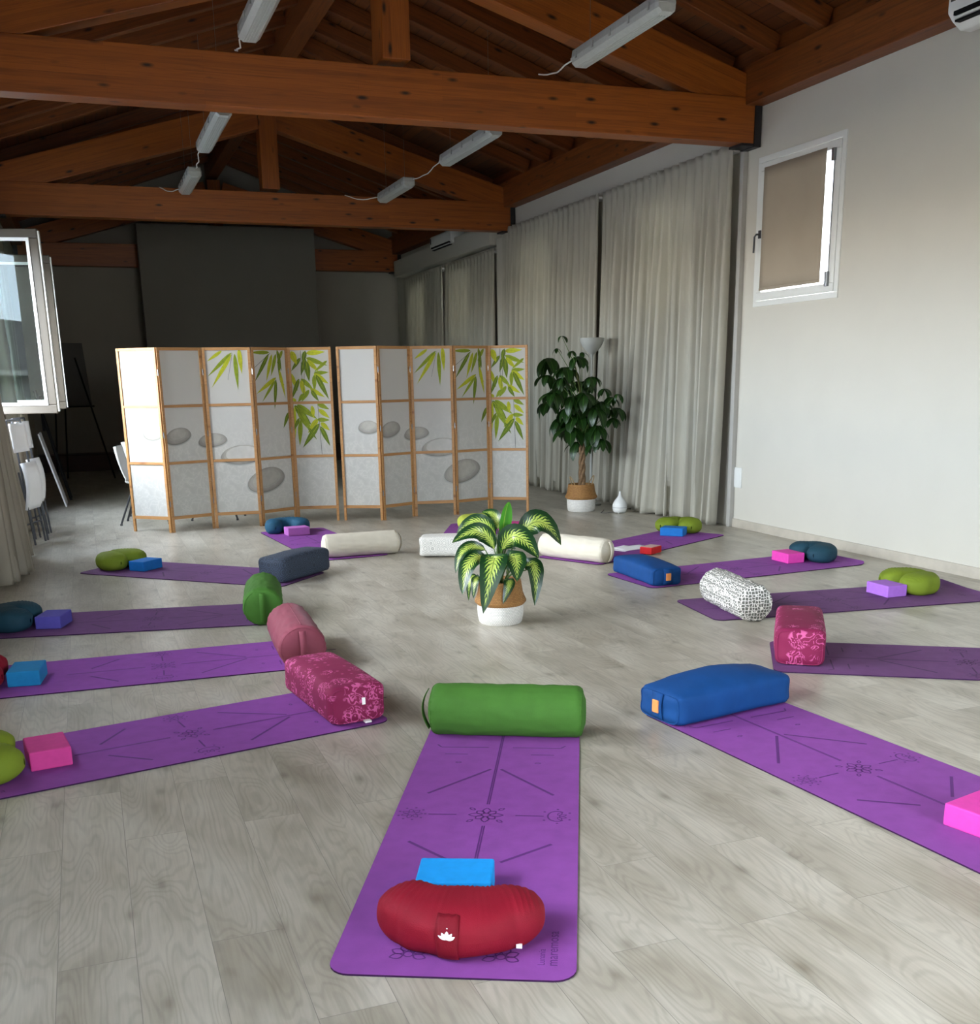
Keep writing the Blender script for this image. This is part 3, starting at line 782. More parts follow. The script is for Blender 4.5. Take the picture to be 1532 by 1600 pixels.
for i, (b, t, w) in enumerate([((1045,82),(925,84),.03),((1042,92),(958,266),.034),((1062,95),(1031,264),.034),((1088,92),(1060,232),.034),((1105,88),(1118,262),.03),((1092,240),(970,340),.034),((1086,258),(1008,392),.026),((1092,252),(1090,440),.034),((1112,190),(1158,372),.03),((1130,70),(1096,150),.03),((1095,66),(1128,200),.03),((1120,260),(1150,290),.02)]):
    BAM.append((3, p4(*b), p4(*t), w, (i+1) % 3))
for i, (b, t, w) in enumerate([((530,112),(690,104),.032),((478,150),(403,256),.024),((530,150),(716,215),.03),((540,168),(640,262),.03),((530,176),(562,345),.036),((520,150),(488,292),.03),((600,275),(728,268),.026),((600,280),(730,362),.034),((620,290),(738,492),.032),((602,290),(610,425),.028),((708,176),(600,266),.02),((400,272),(466,420),.026),((472,318),(414,485),.026),((490,318),(602,412),.03),((488,330),(532,475),.03),((572,400),(702,472),.028),((580,415),(650,505),.026),((560,410),(500,505),.026),((400,96),(450,205),.04),((520,96),(500,190),.03),
        ((440,535),(592,700),.04),((462,530),(640,650),.038),((438,545),(452,830),.022),((482,640),(436,745),.02),((494,655),(494,872),.03),((472,575),(602,765),.044),((642,650),(562,765),.034),((655,690),(520,888),.036),((640,655),(748,660),.028),((650,570),(748,645),.03),((672,680),(752,748),.03),((670,712),(760,878),.03),((636,520),(742,572),.03),((590,540),(610,645),.026),((560,715),(642,822),.018),((385,590),(333,718),.026),((520,440),(470,505),.028),((450,505),(420,470),.02)]):
    BAM.append((4, p5(*b), p5(*t), w, (i*2+i//5) % 3))
STEM = [(2, p3(808, 84), p3(783, 250), .0025), (3, p4(1050, 88), p4(940, 190), .004), (4, p5(640, 530), p5(690, 945), .004), (4, p5(478, 90), p5(500, 330), .004), (4, p5(520, 90), p5(515, 450), .004)]
STONES = [(0, .72, .458, .115, .076, 0, 'c'), (1, .33, .475, .14, .088, 14, 'b'), (2, .08, .505, .15, .076, 6, 'b'), (2, .68, .592, .22, .11, 4, 'a'), (3, .22, .742, .235, .138, 12, 'b')]
def make_screen(pts, label):
    root = empty('folding_screen', (pts[0][0], pts[0][1], 0), label=label, cat='folding screen', group='folding screens')
    bx, by = pts[0]
    for k in range(5):
        a = Vector((pts[k][0]-bx, pts[k][1]-by, 0)); b = Vector((pts[k+1][0]-bx, pts[k+1][1]-by, 0))
        d = b-a; W = d.length; d.normalize(); ang = atan2(d.y, d.x)
        Hh = 1.865; g = .004; lw = .028; th = .02
        fr = MB()
        fr.box((g, -th/2, 0), (g+lw, th/2, Hh)); fr.box((W-g-lw, -th/2, 0), (W-g, th/2, Hh))
        x0, x1 = g+lw, W-g-lw
        rails = [(.135, .168), (.70, .728), (1.272, 1.30), (1.835, Hh)]
        for z0, z1 in rails: fr.box((x0, -th/2+.002, z0), (x1, th/2-.002, z1))
        f = fr.build('screen_panel', 'screen_wood', root, bevel=.002)
        f.location = a; f.rotation_euler = (0, 0, ang)
        fb = MB(); yb = .004                                        # fabric lies behind the rails
        fb.box((x0-.004, yb-.001, .14), (x1+.004, yb+.001, 1.86))
        mats = ['screen_fabric', 'bamboo_print_0', 'bamboo_print_1', 'bamboo_print_2', 'stem_print', 'stone_print', 'stone_print_pale', 'stone_rim', 'stone_shadow_0', 'stone_shadow_1', 'stone_shadow_2', 'stone_0', 'stone_1', 'stone_2', 'stone_3']
        lay = [yb-.0014]
        def put(poly, mi):
            poly = clip_poly(poly, x0, x1, .168, 1.835)
            if poly:
                lay[0] -= .00002
                fb.add([(p[0], lay[0], p[1]) for p in poly], [tuple(range(len(poly)))], mi)
        for (pk, a_, b_, rx, rz, rot, kind) in STONES:
            if pk not in (k, k-1, k+1): continue
            if kind == 'a' and pk != k: continue
            if pk == 1 and k != 1: continue
            cx = a_*W + (pk-k)*W; cz = q2(b_); r_ = radians(rot)
            def ell(s, dz=0, n_=40): return [(cx+s*rx*cos(t)*cos(r_)-s*rz*sin(t)*sin(r_)*(1 if sin(t) > 0 else .8), cz+dz+s*rx*cos(t)*sin(r_)+s*rz*sin(t)*cos(r_)*(1 if sin(t) > 0 else .8)) for t in [2*pi*i/n_ for i in range(n_)]]
            for q in range(3): put(ell(1.06-.03*q, -.016+.004*q), 8+q)
            put(ell(1.0, -.003), 7)
            for q, sc_ in enumerate((.985, .9, .78, .62)): put(ell(sc_, .006*q), (11+q) if kind != 'a' else (12+min(q, 1) if q < 2 else 6))
        for (pk, b_, t_, w, mi) in BAM:
            if pk not in (k, k-1, k+1): continue
            o = (pk-k)*W
            B = Vector((b_[0]*W+o, q2(b_[1]))); T = Vector((t_[0]*W+o, q2(t_[1])))
            ax = T-B; L = ax.length; ax.normalize(); nn = Vector((-ax.y, ax.x))
            pl = []; w = w*(1.3 if pk == 4 else 1)
            prof = [(0, .08), (.12, .38), (.3, .5), (.5, .47), (.75, .27), (1, 0)]
            for s, q in prof: pl.append(tuple(B+ax*L*s+nn*w*1.3*q))
            for s, q in prof[::-1][1:]: pl.append(tuple(B+ax*L*s-nn*w*1.3*q))
            put(pl, 1+mi)
            m = [tuple(B+ax*L*.05+nn*w*.05), tuple(B+ax*L*.95), tuple(B+ax*L*.05-nn*w*.05)]
            put(m, 1+(mi+1) % 3)
        for (pk, b_, t_, w) in STEM:
            if pk != k: continue
            B = Vector((b_[0]*W, q2(b_[1]))); T = Vector((t_[0]*W, q2(t_[1]))); ax = (T-B).normalized(); nn = Vector((-ax.y, ax.x))
            put([tuple(B+nn*w/2), tuple(B-nn*w/2), tuple(T-nn*w/2), tuple(T+nn*w/2)], 4)
        fb.build('printed_fabric', mats, f)
        if k:
            for z in (.3, 1.0, 1.62):
                hg = MB(); hg.tube([(0, 0, z-.03), (0, 0, z+.03)], .006, 8)
                h = hg.build('hinge', 'steel', f, smooth=True); h.location = (0, -.011, 0)
    return root
make_screen([(.373, 11.74), (.74, 11.42), (1.2, 11.57), (1.69, 11.50), (2.11, 11.72), (2.56, 11.58)], 'left folding screen of five panels, first panel bright white beside the white chairs')
make_screen([(2.605, 11.56), (3.0, 11.34), (3.42, 11.53), (3.89, 11.44), (4.35, 11.55), (4.73, 11.28)], 'right folding screen of five panels, ending beside the tall potted tree')

# ------------------------------------------------------------------ yoga mats
def text_mesh(body, size):
    cu = bpy.data.curves.new('t', 'FONT'); cu.body = body; cu.size = size; cu.resolution_u = 3
    ob = bpy.data.objects.new('t', cu); COL.objects.link(ob)
    dg = bpy.context.evaluated_depsgraph_get(); me = bpy.data.meshes.new_from_object(ob.evaluated_get(dg))
    vs = [v.co.copy() for v in me.vertices]; fs = [tuple(p.vertices) for p in me.polygons]
    bpy.data.objects.remove(ob); bpy.data.curves.remove(cu); bpy.data.meshes.remove(me)
    return vs, fs
TX1 = text_mesh('Lunania', .027); TX2 = text_mesh('maremosa', .043)
def mat_mesh(W, L, curl, print_mat, base_mat, wave=0):
    """local: x across, y from the inner end (0) outwards (L)"""
    mb = MB(); r = .06; T = .006
    vs = sorted(set([0, .0015, .006, .015, .03, .045, r] + [L-q for q in (0, .0015, .006, .015, .03, .045, r)] + [r+(L-2*r)*i/30 for i in range(1, 30)]))
    nx = 9
    def hw(v):
        d = min(v, L-v)
        return W/2 if d >= r else W/2-r+sqrt(max(0, r*r-(r-d)**2))
    def lift(x, v):
        z = 0
        if curl and v > L-.09: z += curl*((v-(L-.09))/.09)**2*(.55+.45*(-x)/(W/2) if x < 0 else .55)
        return z
    rows = []
    for v in vs:
        h = hw(v); rows.append([(-h+2*h*i/(nx-1), v) for i in range(nx)])
    top = [[len(mb.v)+0 for _ in r_] for r_ in rows]
    for i, r_ in enumerate(rows):
        for j, (x, v) in enumerate(r_):
            top[i][j] = len(mb.v); mb.v.append(Vector((x, v, T+lift(x, v))))
    bot = [[0]*nx for _ in rows]
    for i, r_ in enumerate(rows):
        for j, (x, v) in enumerate(r_):
            bot[i][j] = len(mb.v); mb.v.append(Vector((x, v, .0005+lift(x, v))))
    for i in range(len(rows)-1):
        for j in range(nx-1):
            mb.f.append([top[i][j], top[i][j+1], top[i+1][j+1], top[i+1][j]]); mb.mi.append(0)
            mb.f.append([bot[i][j], bot[i+1][j], bot[i+1][j+1], bot[i][j+1]]); mb.mi.append(2)
        for j in (0, nx-1):
            a, b, c, d = top[i][j], top[i+1][j], bot[i+1][j], bot[i][j]
            mb.f.append([a, b, c, d] if j == 0 else [d, c, b, a]); mb.mi.append(2)
    for i in (0, len(rows)-1):
        for j in range(nx-1):
            q = [top[i][j], bot[i][j], bot[i][j+1], top[i][j+1]]
            mb.f.append(q if i == 0 else q[::-1]); mb.mi.append(2)
    zt = T+.0004
    def P(u, v): return (-u, L-v, zt)            # v measured from the outer end
    def line(p, q, w=.007):
        p = Vector(p); q = Vector(q); d = (q-p).normalized(); n_ = Vector((-d.y, d.x))*w*.75
        mb.add([P(*(p+n_)), P(*(p-n_)), P(*(q-n_)), P(*(q+n_))], [(0, 1, 2, 3)], 1)
    def poly(pts, w=.004, closed=True):
        n_ = len(pts)
        for i in range(n_ if closed else n_-1): line(pts[i], pts[(i+1) % n_], w)
    def petal(c, ang, l, wd, w=.0035):
        d = Vector((cos(ang), sin(ang))); n_ = Vector((-d.y, d.x)); c = Vector(c)
        pr = [(0, 0), (.25, .8), (.5, 1), (.75, .7), (1, 0)]
        poly([tuple(c+d*l*s+n_*wd*k) for s, k in pr]+[tuple(c+d*l*s-n_*wd*k) for s, k in pr[::-1][1:-1]], w)
    k = W/.66
    for s in (-.0035, .0035):
        line((s, 1.14), (s, 2.0), .0035); line((s, .55), (s, .95), .0035)
    for s in (-1, 1):
        line((s*.02, 1.494), (s*.235, 1.235), .008); line((s*.24, .813), (s*.08, .67), .008)
        line((s*.05, 1.746), (s*.25, 1.744), .005); line((s*.25, 1.744), (s*.27, 1.775), .005)
        line((s*.13, 1.662), (s*.225, 1.662), .005)
        line((s*.105, 1.044), (s*.205, 1.042), .005)
        petal((s*.16-.01, 1.567), 0, .025, .006)
        petal((s*.22, 1.14), pi/2, .0, .0)
    for i in range(8): petal((cos(i*pi/4)*.012, 1.044+sin(i*pi/4)*.012), i*pi/4, .05 if i % 2 == 0 else .036, .014)
    for i in range(4): petal((cos(i*pi/2+pi/4)*.06, 1.044+sin(i*pi/2+pi/4)*.06), i*pi/2+pi/4, .028, .007)
    for i in range(7): petal((-.265+.011*cos(i*2*pi/7), 1.044+.011*sin(i*2*pi/7)), i*2*pi/7, .028, .0085, .0025)
    for i in range(9): petal((-.265+.045*cos(i*.7), 1.044+.05*sin(i*.7)), i*.7, .006, .003)
    poly([(.252+.033*cos(t), 1.044+.045*sin(t)) for t in [radians(50+26*i) for i in range(11)]], .004, False)
    for i in range(4): petal((.25+.01*cos(radians(-60+40*i)), 1.044+.01*sin(radians(-60+40*i))), radians(-60+40*i), .028, .007, .0025)
    for i in range(6): petal((.25+.05*cos(i-2.5), 1.044+.058*sin(i-2.5)), i-2.5, .006, .003)
    for s in (-1, 1):
        for i in range(6): a_ = radians(-20+44*i); petal((s*.125+.014*cos(a_), .105+.014*sin(a_)), a_, .038, .013, .003)
        poly([(s*.125+.013*cos(t), .105+.013*sin(t)) for t in [2*pi*i/10 for i in range(10)]], .0025)
    for i in range(3): petal((-.03+.03*i, .1), 0, .008, .003)
    for (vv, ff), u0, v0 in ((TX1, .243, .07), (TX2, .277, .068)):
        mb.add([P(u0-v.y if False else u0-v.y+.0, v0+v.x) for v in vv], [f for f in ff], 1)
    # reversed print also repeats its small lotuses at the inner end
    o = mb.build('yoga_mat', [base_mat, print_mat, 'mat_edge'])
    return o
def place_mat(inner, d, L, label, W=.67, base='mat_purple', pr='mat_print', curl=0):
    o = mat_mesh(W, L, curl, pr, base)
    o.location = (inner[0], inner[1], 0); o.rotation_euler = (0, 0, atan2(d[1], d[0])-pi/2)
    tag(o, label, 'yoga mat', 'purple yoga mats in a ring')
    return o
MT = [  # inner-end centre, outward direction, length
 ((1.62, 4.15), (-.433, -.901), 2.05, 'purple yoga mat in front under the red half-moon cushion', {'W': .655}),
 ((2.59, 4.10), (.095, -.995), 2.05, 'purple yoga mat under the large blue bolster on the right', {}),
 ((3.40, 4.68), (.836, -.548), 2.05, 'plum yoga mat under the magenta bolster seen end-on at right', dict(base='mat_plum', pr='mat_print_plum')),
 ((3.635, 5.86), (.992, -.125), 2.06, 'dark plum yoga mat under the grey-white patterned round bolster', dict(base='mat_plum', pr='mat_print_plum', curl=.035)),
 ((3.72, 6.96), (.998, .066), 2.05, 'purple yoga mat under the small blue bolster with pink block', dict(curl=.035)),
 ((3.69, 7.98), (.885, .465), 2.08, 'purple yoga mat with papers and the red box near the curtain', {}),
 ((3.02, 8.70), (.42, .907), 2.05, 'purple yoga mat mostly hidden behind the striped-leaf plant', {}),
 ((2.08, 8.95), (-.08, .997), 2.08, 'purple yoga mat before the left folding screen under the cream bolster', {}),
 ((1.485, 8.12), (-.73, .683), 1.98, 'dull purple yoga mat under the navy patterned bolster', dict(base='mat_plum', pr='mat_print_plum')),
 ((1.03, 6.98), (-.981, .193), 1.80, 'purple yoga mat under the green round bolster at left', dict(base='mat_plum', pr='mat_print_plum', W=.69)),
 ((1.06, 5.82), (-.999, .04), 1.84, 'purple yoga mat under the dusty rose bolster', dict(W=.68)),
 ((1.10, 4.745), (-.981, -.19), 1.86, 'purple yoga mat under the magenta damask bolster at left', dict(W=.675)),
]
for a in MT: place_mat(a[0], a[1], a[2], a[3], **a[4])
TM = .0065   # top of a mat

# ------------------------------------------------------------------ bolsters
def nz3(p, s, sd): return noise.noise(Vector((p[0]*s+sd, p[1]*s-sd, p[2]*s+2*sd)))
def round_bolster(c, d, L, r, mat, label, handle=None, end=1, seed=1, z=TM, wr=.0025, tagm=None):
    """cylinder bolster lying along d; handle strap on end +1 or -1"""
    d = Vector((d[0], d[1], 0)).normalized(); ang = atan2(d.y, d.x)
    mb = MB(); seg = 64; rr = min(.035, r*.34)
    prof = [(0.001, -L/2-.012), (r*.45, -L/2-.010), (r-rr, -L/2-.002)]
    for i in range(1, 7):
        t = pi/2*i/6; prof.append((r-rr+rr*sin(t), -L/2+rr*(1-cos(t))))
    for i in range(1, 26): prof.append((r*(1+.012*sin(pi*i/26)), -L/2+rr+(L-2*rr)*i/26))
    for i in range(6, -1, -1):
        t = pi/2*i/6; prof.append((r-rr+rr*sin(t), L/2-rr*(1-cos(t))))
    prof += [(r*.45, L/2+.010), (0.001, L/2+.012)]
    def fn(i, j):
        t = 2*pi*i/seg; R0, X = prof[j]
        e = abs(X)/(L/2)
        pk = 0
        if .8 < e < 1.0 and R0 > r*.8: pk = .003*sin(t*26+seed)*(e-.8)/.2
        R_ = R0+pk+wr*nz3((X*3, cos(t), sin(t)), 5, seed)*2
        y_, z_ = R_*cos(t), R_*sin(t)
        if z_ < -r*.86: z_ = -r*.86-(z_+r*.86)*-.25      # settles on the floor
        return (X, y_, z_+r*.9+.0)
    mb.grid(fn, seg, len(prof), closeu=True)
    zmin = min(v.z for v in mb.v)
    for v in mb.v: v.z -= zmin
    o = mb.build('bolster', mat, None, smooth=True, angle=180)
    o.location = (c[0], c[1], z); o.rotation_euler = (0, 0, ang)
    tag(o, label, 'bolster', 'bolsters on the mats')
    # piping where the end disc is sewn in
    zc = r*.9-zmin
    for s in (-1, 1):
        pm = MB(); rp = r-rr*.35
        pm.tube([(s*(L/2-.008), rp*cos(t), max(.0035, zc+rp*sin(t)*.99)) for t in [2*pi*i/48 for i in range(49)]], .0028, 6, cap=False)
        pm.build('piping', mat, o, smooth=True)
    if handle:
        hm = MB(); s = end; w = .018; top = r*.78; q = []
        for i in range(13):
            t = -1+2*i/12; q.append((s*(L/2+.014+.028*(1-t*t)), t*top))
        for i, (x, zz) in enumerate(q): pass
        hm.grid(lambda i, j: (q[i][0], w*(j*2-1), zc+q[i][1]), 13, 2)
        hm.build('handle', handle, o, smooth=True, solid=.004)
    if tagm:
        t = MB(); t.box((tagm[0], tagm[1], tagm[2]), (tagm[0]+.03, tagm[1]+.02, tagm[2]+.004)); t.build('label_tag', 'white_print', o)
        t = MB(); t.tube([(-L/2+.03, 0, zc+r*1.0), (0, 0, zc+r*1.012), (L/2-.03, 0, zc+r*1.0)], .003, 6); t.build('seam', mat, o, smooth=True)
    return o
def box_bolster(c, d, L, W, Hh, mat, label, seed=1, z=TM, tagend=None, crown=.2, strap=None, zipper=None):
    """rectangular bolster along d, its top swelling in the middle"""
    ang = atan2(d[1], d[0]); mb = MB(); nu = 34; seg = 56; pe = 5.0
    def fn(i, j):
        t = 2*pi*i/seg; u = -1+2*j/(nu-1)
        cs, sn = cos(t), sin(t)
        a = abs(u); pe = 5+1.5*a**3
        k = (abs(cs)**pe+abs(sn)**pe)**(-1/pe)
        taper = 1 if a < .93 else 1-.10*((a-.93)/.07)**2
        y_ = W/2*k*cs*taper*(1+.05*(1-u*u)); zz = Hh/2*k*sn*taper
        cr = 1+crown*(1-abs(u)**2.0)**1.1*(1-(y_/(W*.62))**2) if sn > 0 else 1
        zz = zz*cr if sn > 0 else zz
        X = L/2*u*(1+.015*sin(t*2)**2) + (.006*(1-(y_/(W/2))**2) if a > .99 else 0)*(1 if u > 0 else -1)
        nn = nz3((X, y_, zz), 7, seed)*.0035 + nz3((X, y_, zz), 24, seed)*.0015
        return (X, y_+nn, zz+nn*.7)
    o0 = mb.grid(fn, seg, nu, closeu=True)
    for j, sg in ((0, -1), (nu-1, 1)):
        ringv = [o0+i*nu+j for i in range(seg)]
        ctr = len(mb.v); mb.v.append(sum((mb.v[q] for q in ringv), Vector())/seg+Vector((sg*.012, 0, 0)))
        prev = ringv
        for sc_, ex in ((.6, .012),):
            mid = []
            for q in ringv:
                mid.append(len(mb.v)); mb.v.append(mb.v[ctr].lerp(mb.v[q], sc_)+Vector((sg*(ex-.010), 0, 0)))
            for i in range(seg):
                a_, b_ = prev[i], prev[(i+1) % seg]; c_, d_ = mid[(i+1) % seg], mid[i]
                mb.f.append([a_, b_, c_, d_] if sg > 0 else [d_, c_, b_, a_]); mb.mi.append(0)
            prev = mid
        for i in range(seg):
            a_, b_ = prev[i], prev[(i+1) % seg]
            mb.f.append([a_, b_, ctr] if sg > 0 else [ctr, b_, a_]); mb.mi.append(0)
    zmin = -Hh/2
    for v in mb.v:
        if v.z < zmin: v.z = zmin
        v.z -= zmin
    ends = [[mb.v[o0+i*nu+j].copy() for i in range(seg)] for j in (0, nu-1)]
    o = mb.build('bolster', mat, None, smooth=True, angle=75)
    for e_ in ends:
        pm = MB(); pm.tube([Vector((q.x, q.y, max(.004, q.z))) for q in e_+[e_[0]]], .0032, 6, cap=False); pm.build('piping', mat, o, smooth=True)
    o.location = (c[0], c[1], z); o.rotation_euler = (0, 0, ang)
    tag(o, label, 'bolster', 'bolsters on the mats')
    if tagend:
        s = tagend; xe = s*(L/2+.014)
        g = MB(); g.grid(lambda i, j: (xe+s*(.010*sin(pi*j/8)), -.035+.07*i/2, .012+(Hh*.86)*j/8), 3, 9); st = g.build('handle', mat, o, smooth=True, solid=.004)
        g = MB(); g.box((min(xe+s*.010, xe+s*.018), -.02, Hh*.30), (max(xe+s*.010, xe+s*.018), .02, Hh*.72)); g.build('leather_tag', 'leather_tag', st, bevel=.003)['label'] = 'orange tan leather tag'
    if zipper:
        s = zipper; g = MB(); xe = s*(L/2+.016)
        g.box((xe-.004, -.03, Hh*.5), (xe+.004, -.015, Hh*.68)); g.build('zip_tab', 'white_print', o)
        g = MB(); g.box((xe-.02, -.05, .004), (xe+.018, -.02, .012)); g.build('label_tag', 'white_print', o)
    return o
round_bolster((1.585, 4.045), (.885, -.466), .66, .113, 'bolster_green', 'green round bolster across the front mat, seen side-on', 'bolster_green', -1, 1)
box_bolster((2.60, 3.985), (.977, .17), .66, .285, .14, 'bolster_blue', 'large blue oblong bolster at the right front with orange tag', 2, tagend=-1, crown=.75)
box_bolster((3.585, 4.69), (.59, .807), .62, .255, .195, 'damask', 'magenta patterned bolster on the right, seen end-on', 3, crown=.12)
round_bolster((3.85, 5.73), (.17, .985), .66, .12, 'scale_print', 'grey and white patterned round bolster on the right', None, 1, 4, wr=.004)
box_bolster((3.90, 7.0), (-.03, -1), .66, .25, .13, 'bolster_blue', 'smaller blue oblong bolster farther back with orange tag', 5, tagend=1, crown=.5)
round_bolster((3.79, 8.03), (.465, -.885), .68, .105, 'bolster_cream', 'cream round bolster behind the striped-leaf plant, beside the papers', 'bolster_cream', 1, 6)
box_bolster((2.97, 8.68), (.9, -.43), .66, .25, .175, 'octagon_print', 'white bolster with grey geometric print left of the striped-leaf plant', 7, crown=.1)
round_bolster((2.18, 9.08), (1, .0), .67, .105, 'bolster_cream', 'cream round bolster before the left screen, seen side-on', 'bolster_cream', 1, 8)
box_bolster((1.45, 8.29), (.725, .688), .60, .26, .19, 'navy_print', 'dark navy patterned oblong bolster', 9, crown=.16)
round_bolster((.985, 6.93), (.16, .987), .62, .125, 'bolster_green', 'green round bolster at left, seen end-on with its strap', 'bolster_green', -1, 10)
round_bolster((.985, 5.77), (.06, .998), .66, .128, 'bolster_rose', 'dusty rose round bolster with a seam on top', 'bolster_rose', -1, 11, tagm=(.27, -.01, .233))
box_bolster((.975, 4.77), (-.13, .99), .66, .27, .175, 'damask', 'magenta damask bolster lying long at the left front', 12, crown=.2, zipper=-1)

# ------------------------------------------------------------------ foam blocks
def block(c, d, mat, label, size=(.225, .16, .08), z=TM, name='yoga_block', cat='yoga block'):
    mb = MB(); a, b, h = size; mb.box((-a/2, -b/2, 0), (a/2, b/2, h))
    o = mb.build(name, mat, None, bevel=.006); o.location = (c[0], c[1], z); o.rotation_euler = (0, 0, atan2(d[1], d[0]))
    return tag(o, label, cat, 'foam blocks on the mats' if cat == 'yoga block' else None)
block((.895, 2.725), (.91, -.41), 'foam_sky_blue', 'bright sky-blue foam block behind the red half-moon cushion')
block((2.716, 2.505), (.975, .22), 'foam_pink', 'bright pink foam block cut by the right edge')
block((5.09, 5.735), (.03, 1), 'foam_lilac', 'lilac foam block beside the olive cushion at right')
block((5.305, 7.15), (.0, 1), 'foam_pink', 'pink foam block beside the teal cushion near the right wall')
block((5.226, 8.856), (.71, -.71), 'foam_blue', 'blue foam block before the green cushion near the curtain')
block((3.95, 9.93), (.9, -.43), 'foam_deep_pink', 'pink foam block partly hidden behind the striped-leaf plant')
block((1.90, 10.63), (.98, .1), 'foam_orchid', 'orchid-pink foam block by the teal cushion before the screen')
block((.355, 9.175), (.7, .71), 'foam_blue', 'blue foam block beside the olive cushion at left rear')
block((-.32, 7.2), (.3, .95), 'foam_lavender', 'violet-blue foam block beside the dark teal cushion')
block((-.42, 5.83), (.13, .99), 'foam_teal_blue', 'teal-blue foam block beside the red cushion at the left edge')
block((-.285, 4.475), (-.15, .99), 'foam_deep_pink', 'pink foam block beside the olive cushion at the left edge')
rb = block((4.51, 8.02), (.87, .49), 'foam_red', 'small red box on the papers of the far right mat', (.17, .12, .06), name='card_box', cat='box')
g = MB(); g.box((-.078, -.053, .06), (.078, .053, .0625)); g.build('box_lid_print', 'box_top', rb)
for i, (x, y, a, lb) in enumerate([(4.42, 8.34, .5, 'white sheet of paper under another sheet on the far right mat'), (4.50, 8.33, .12, 'white sheet of paper lying uppermost near the red box')]):
    mb = MB(); mb.grid(lambda ii, j: (-.15+.3*ii/8, -.105+.21*j/4, .0008*i + .004*(ii/8)**2*(i)), 9, 5)
    o = mb.build('paper_sheet', 'paper', None, smooth=True, solid=.0006); o.location = (x, y, TM+.001); o.rotation_euler = (0, 0, a); tag(o, lb, 'paper')

# ------------------------------------------------------------------ half-moon cushions
def moon(R, tr, hh, span, seed, puff=.03, belly=.12):
    """surface of a half-moon cushion: a along the spine in -1..1 (beyond it the rounded ends), t round the section"""
    sp_ = radians(span); cap = tr*1.1/(R*sp_)
    def surf(a, t, off=0.0):
        e = max(-1, min(1, a)); th = radians(-90)+sp_*e
        c = Vector((R*cos(th), R*sin(th), 0)); rd = Vector((cos(th), sin(th), 0)); tg = Vector((-sin(th), cos(th), 0))*(1 if a > 0 else -1)
        ov = min(1, (abs(a)-abs(e))/cap) if abs(a) > 1 else 0
        k = sqrt(max(0, 1-ov*ov)); c = c+tg*(tr*1.1*ov)
        ct, st_ = cos(t), sin(t)
        g_ = 1+puff*sin(a*46+seed+.5*sin(a*9))*max(0, 1-abs(sin(t)-.75)/.6)*(1 if k > .3 else 0)
        r_ = (tr*k*(1+belly*(1-e*e) if ct > 0 else 1)+off)*(abs(ct)**.72)*(1 if ct > 0 else -1); z_ = (hh*(.35+.65*k)*(k**.25 if k < 1 else 1)*g_+off)*(abs(st_)**.8)*(1 if st_ > 0 else -1)
        p = c+rd*r_
        nn = nz3((p.x, p.y, z_), 11, seed)*.007
        return Vector((p.x+nn, p.y+nn+min(R, .13)*.75+max(0, R-.13), z_+nn*.6))
    return surf, 1+cap
def cushion(c, inward, mat, label, W=.46, Hh=.15, R=.125, tr=.12, seed=1, span=72, z=TM, pinch=0, puff=.035, belly=.12):
    """half-moon cushion opening towards inward; local +Y is inward"""
    ang = atan2(inward[1], inward[0])-pi/2
    surf, am = moon(R, tr, Hh/2, span, seed, puff, belly)
    mb = MB(); nu = 90; seg = 40
    def fn(i, j):
        a = am*.9995*sin(pi/2*(-1+2*i/(nu-1)))
        p = surf(a, 2*pi*j/(seg-1))
        if pinch and p.z > 0: p.z *= 1-pinch*math.exp(-(a/.14)**2)*(.6+.4*sin(a*60))
        return p
    mb.grid(fn, nu, seg)
    zm = -Hh/2*.86
    for v in mb.v:
        if v.z < zm: v.z = zm+(v.z-zm)*.05
    z0 = min(v.z for v in mb.v)
    for v in mb.v: v.z -= z0
    x1 = max(v.x for v in mb.v); k = W/2/x1
    for v in mb.v: v.x *= k; v.y *= k
    o = mb.build('meditation_cushion', mat, None, smooth=True, angle=180)
    o.location = (c[0], c[1], z); o.rotation_euler = (0, 0, ang)
    tag(o, label, 'cushion', 'half-moon cushions on the mats')
    def at(a, t, off):
        p = surf(a, t, off); return (p.x*k, p.y*k, max(.004, p.z-z0))
    return o, at
c1, at1 = cushion((.832, 2.50), (.433, .901), 'cushion_red', 'red half-moon cushion with a white lotus, nearest the viewer', W=.47, Hh=.15, R=.38, tr=.095, span=20, seed=1, puff=.04, belly=.5)
def on1(u, h, off):
    """u metres along the rim from the panel's middle, h metres up the rim"""
    return at1((u-.017)/(.5*radians(20)), (h-.065)/.1, off)
g = MB(); g.grid(lambda i, j: on1(-.03+.06*i/6, -.03+.185*j/14, .003), 7, 15); pl = g.build('logo_panel', 'cushion_red_dark', c1, smooth=True, solid=.002); pl['label'] = 'darker red stitched panel with a white lotus'
g = MB()
def lp(base, ang, l, w):
    pts = []; d = (sin(ang), cos(ang)); n_ = (cos(ang), -sin(ang))
    pr = [(0, .0), (.3, .8), (.6, 1), (.85, .5), (1, 0)]
    for s, q in pr: pts.append((base[0]+d[0]*l*s+n_[0]*w*q, base[1]+d[1]*l*s+n_[1]*w*q))
    for s, q in pr[::-1][1:-1]: pts.append((base[0]+d[0]*l*s-n_[0]*w*q, base[1]+d[1]*l*s-n_[1]*w*q))
    g.add([on1(p[0], p[1], .0062) for p in pts], [tuple(range(len(pts)))])
for a, l, w in ((0, .026, .0062), (-.5, .024, .005), (.5, .024, .005), (-1.0, .022, .0042), (1.0, .022, .0042)): lp((sin(a)*.005, .075), a, l, w)
g.add([on1(.002*cos(t), .109+.002*sin(t), .0062) for t in [2*pi*i/10 for i in range(10)]], [tuple(range(10))])
g.build('lotus_emblem', 'white_print', pl)
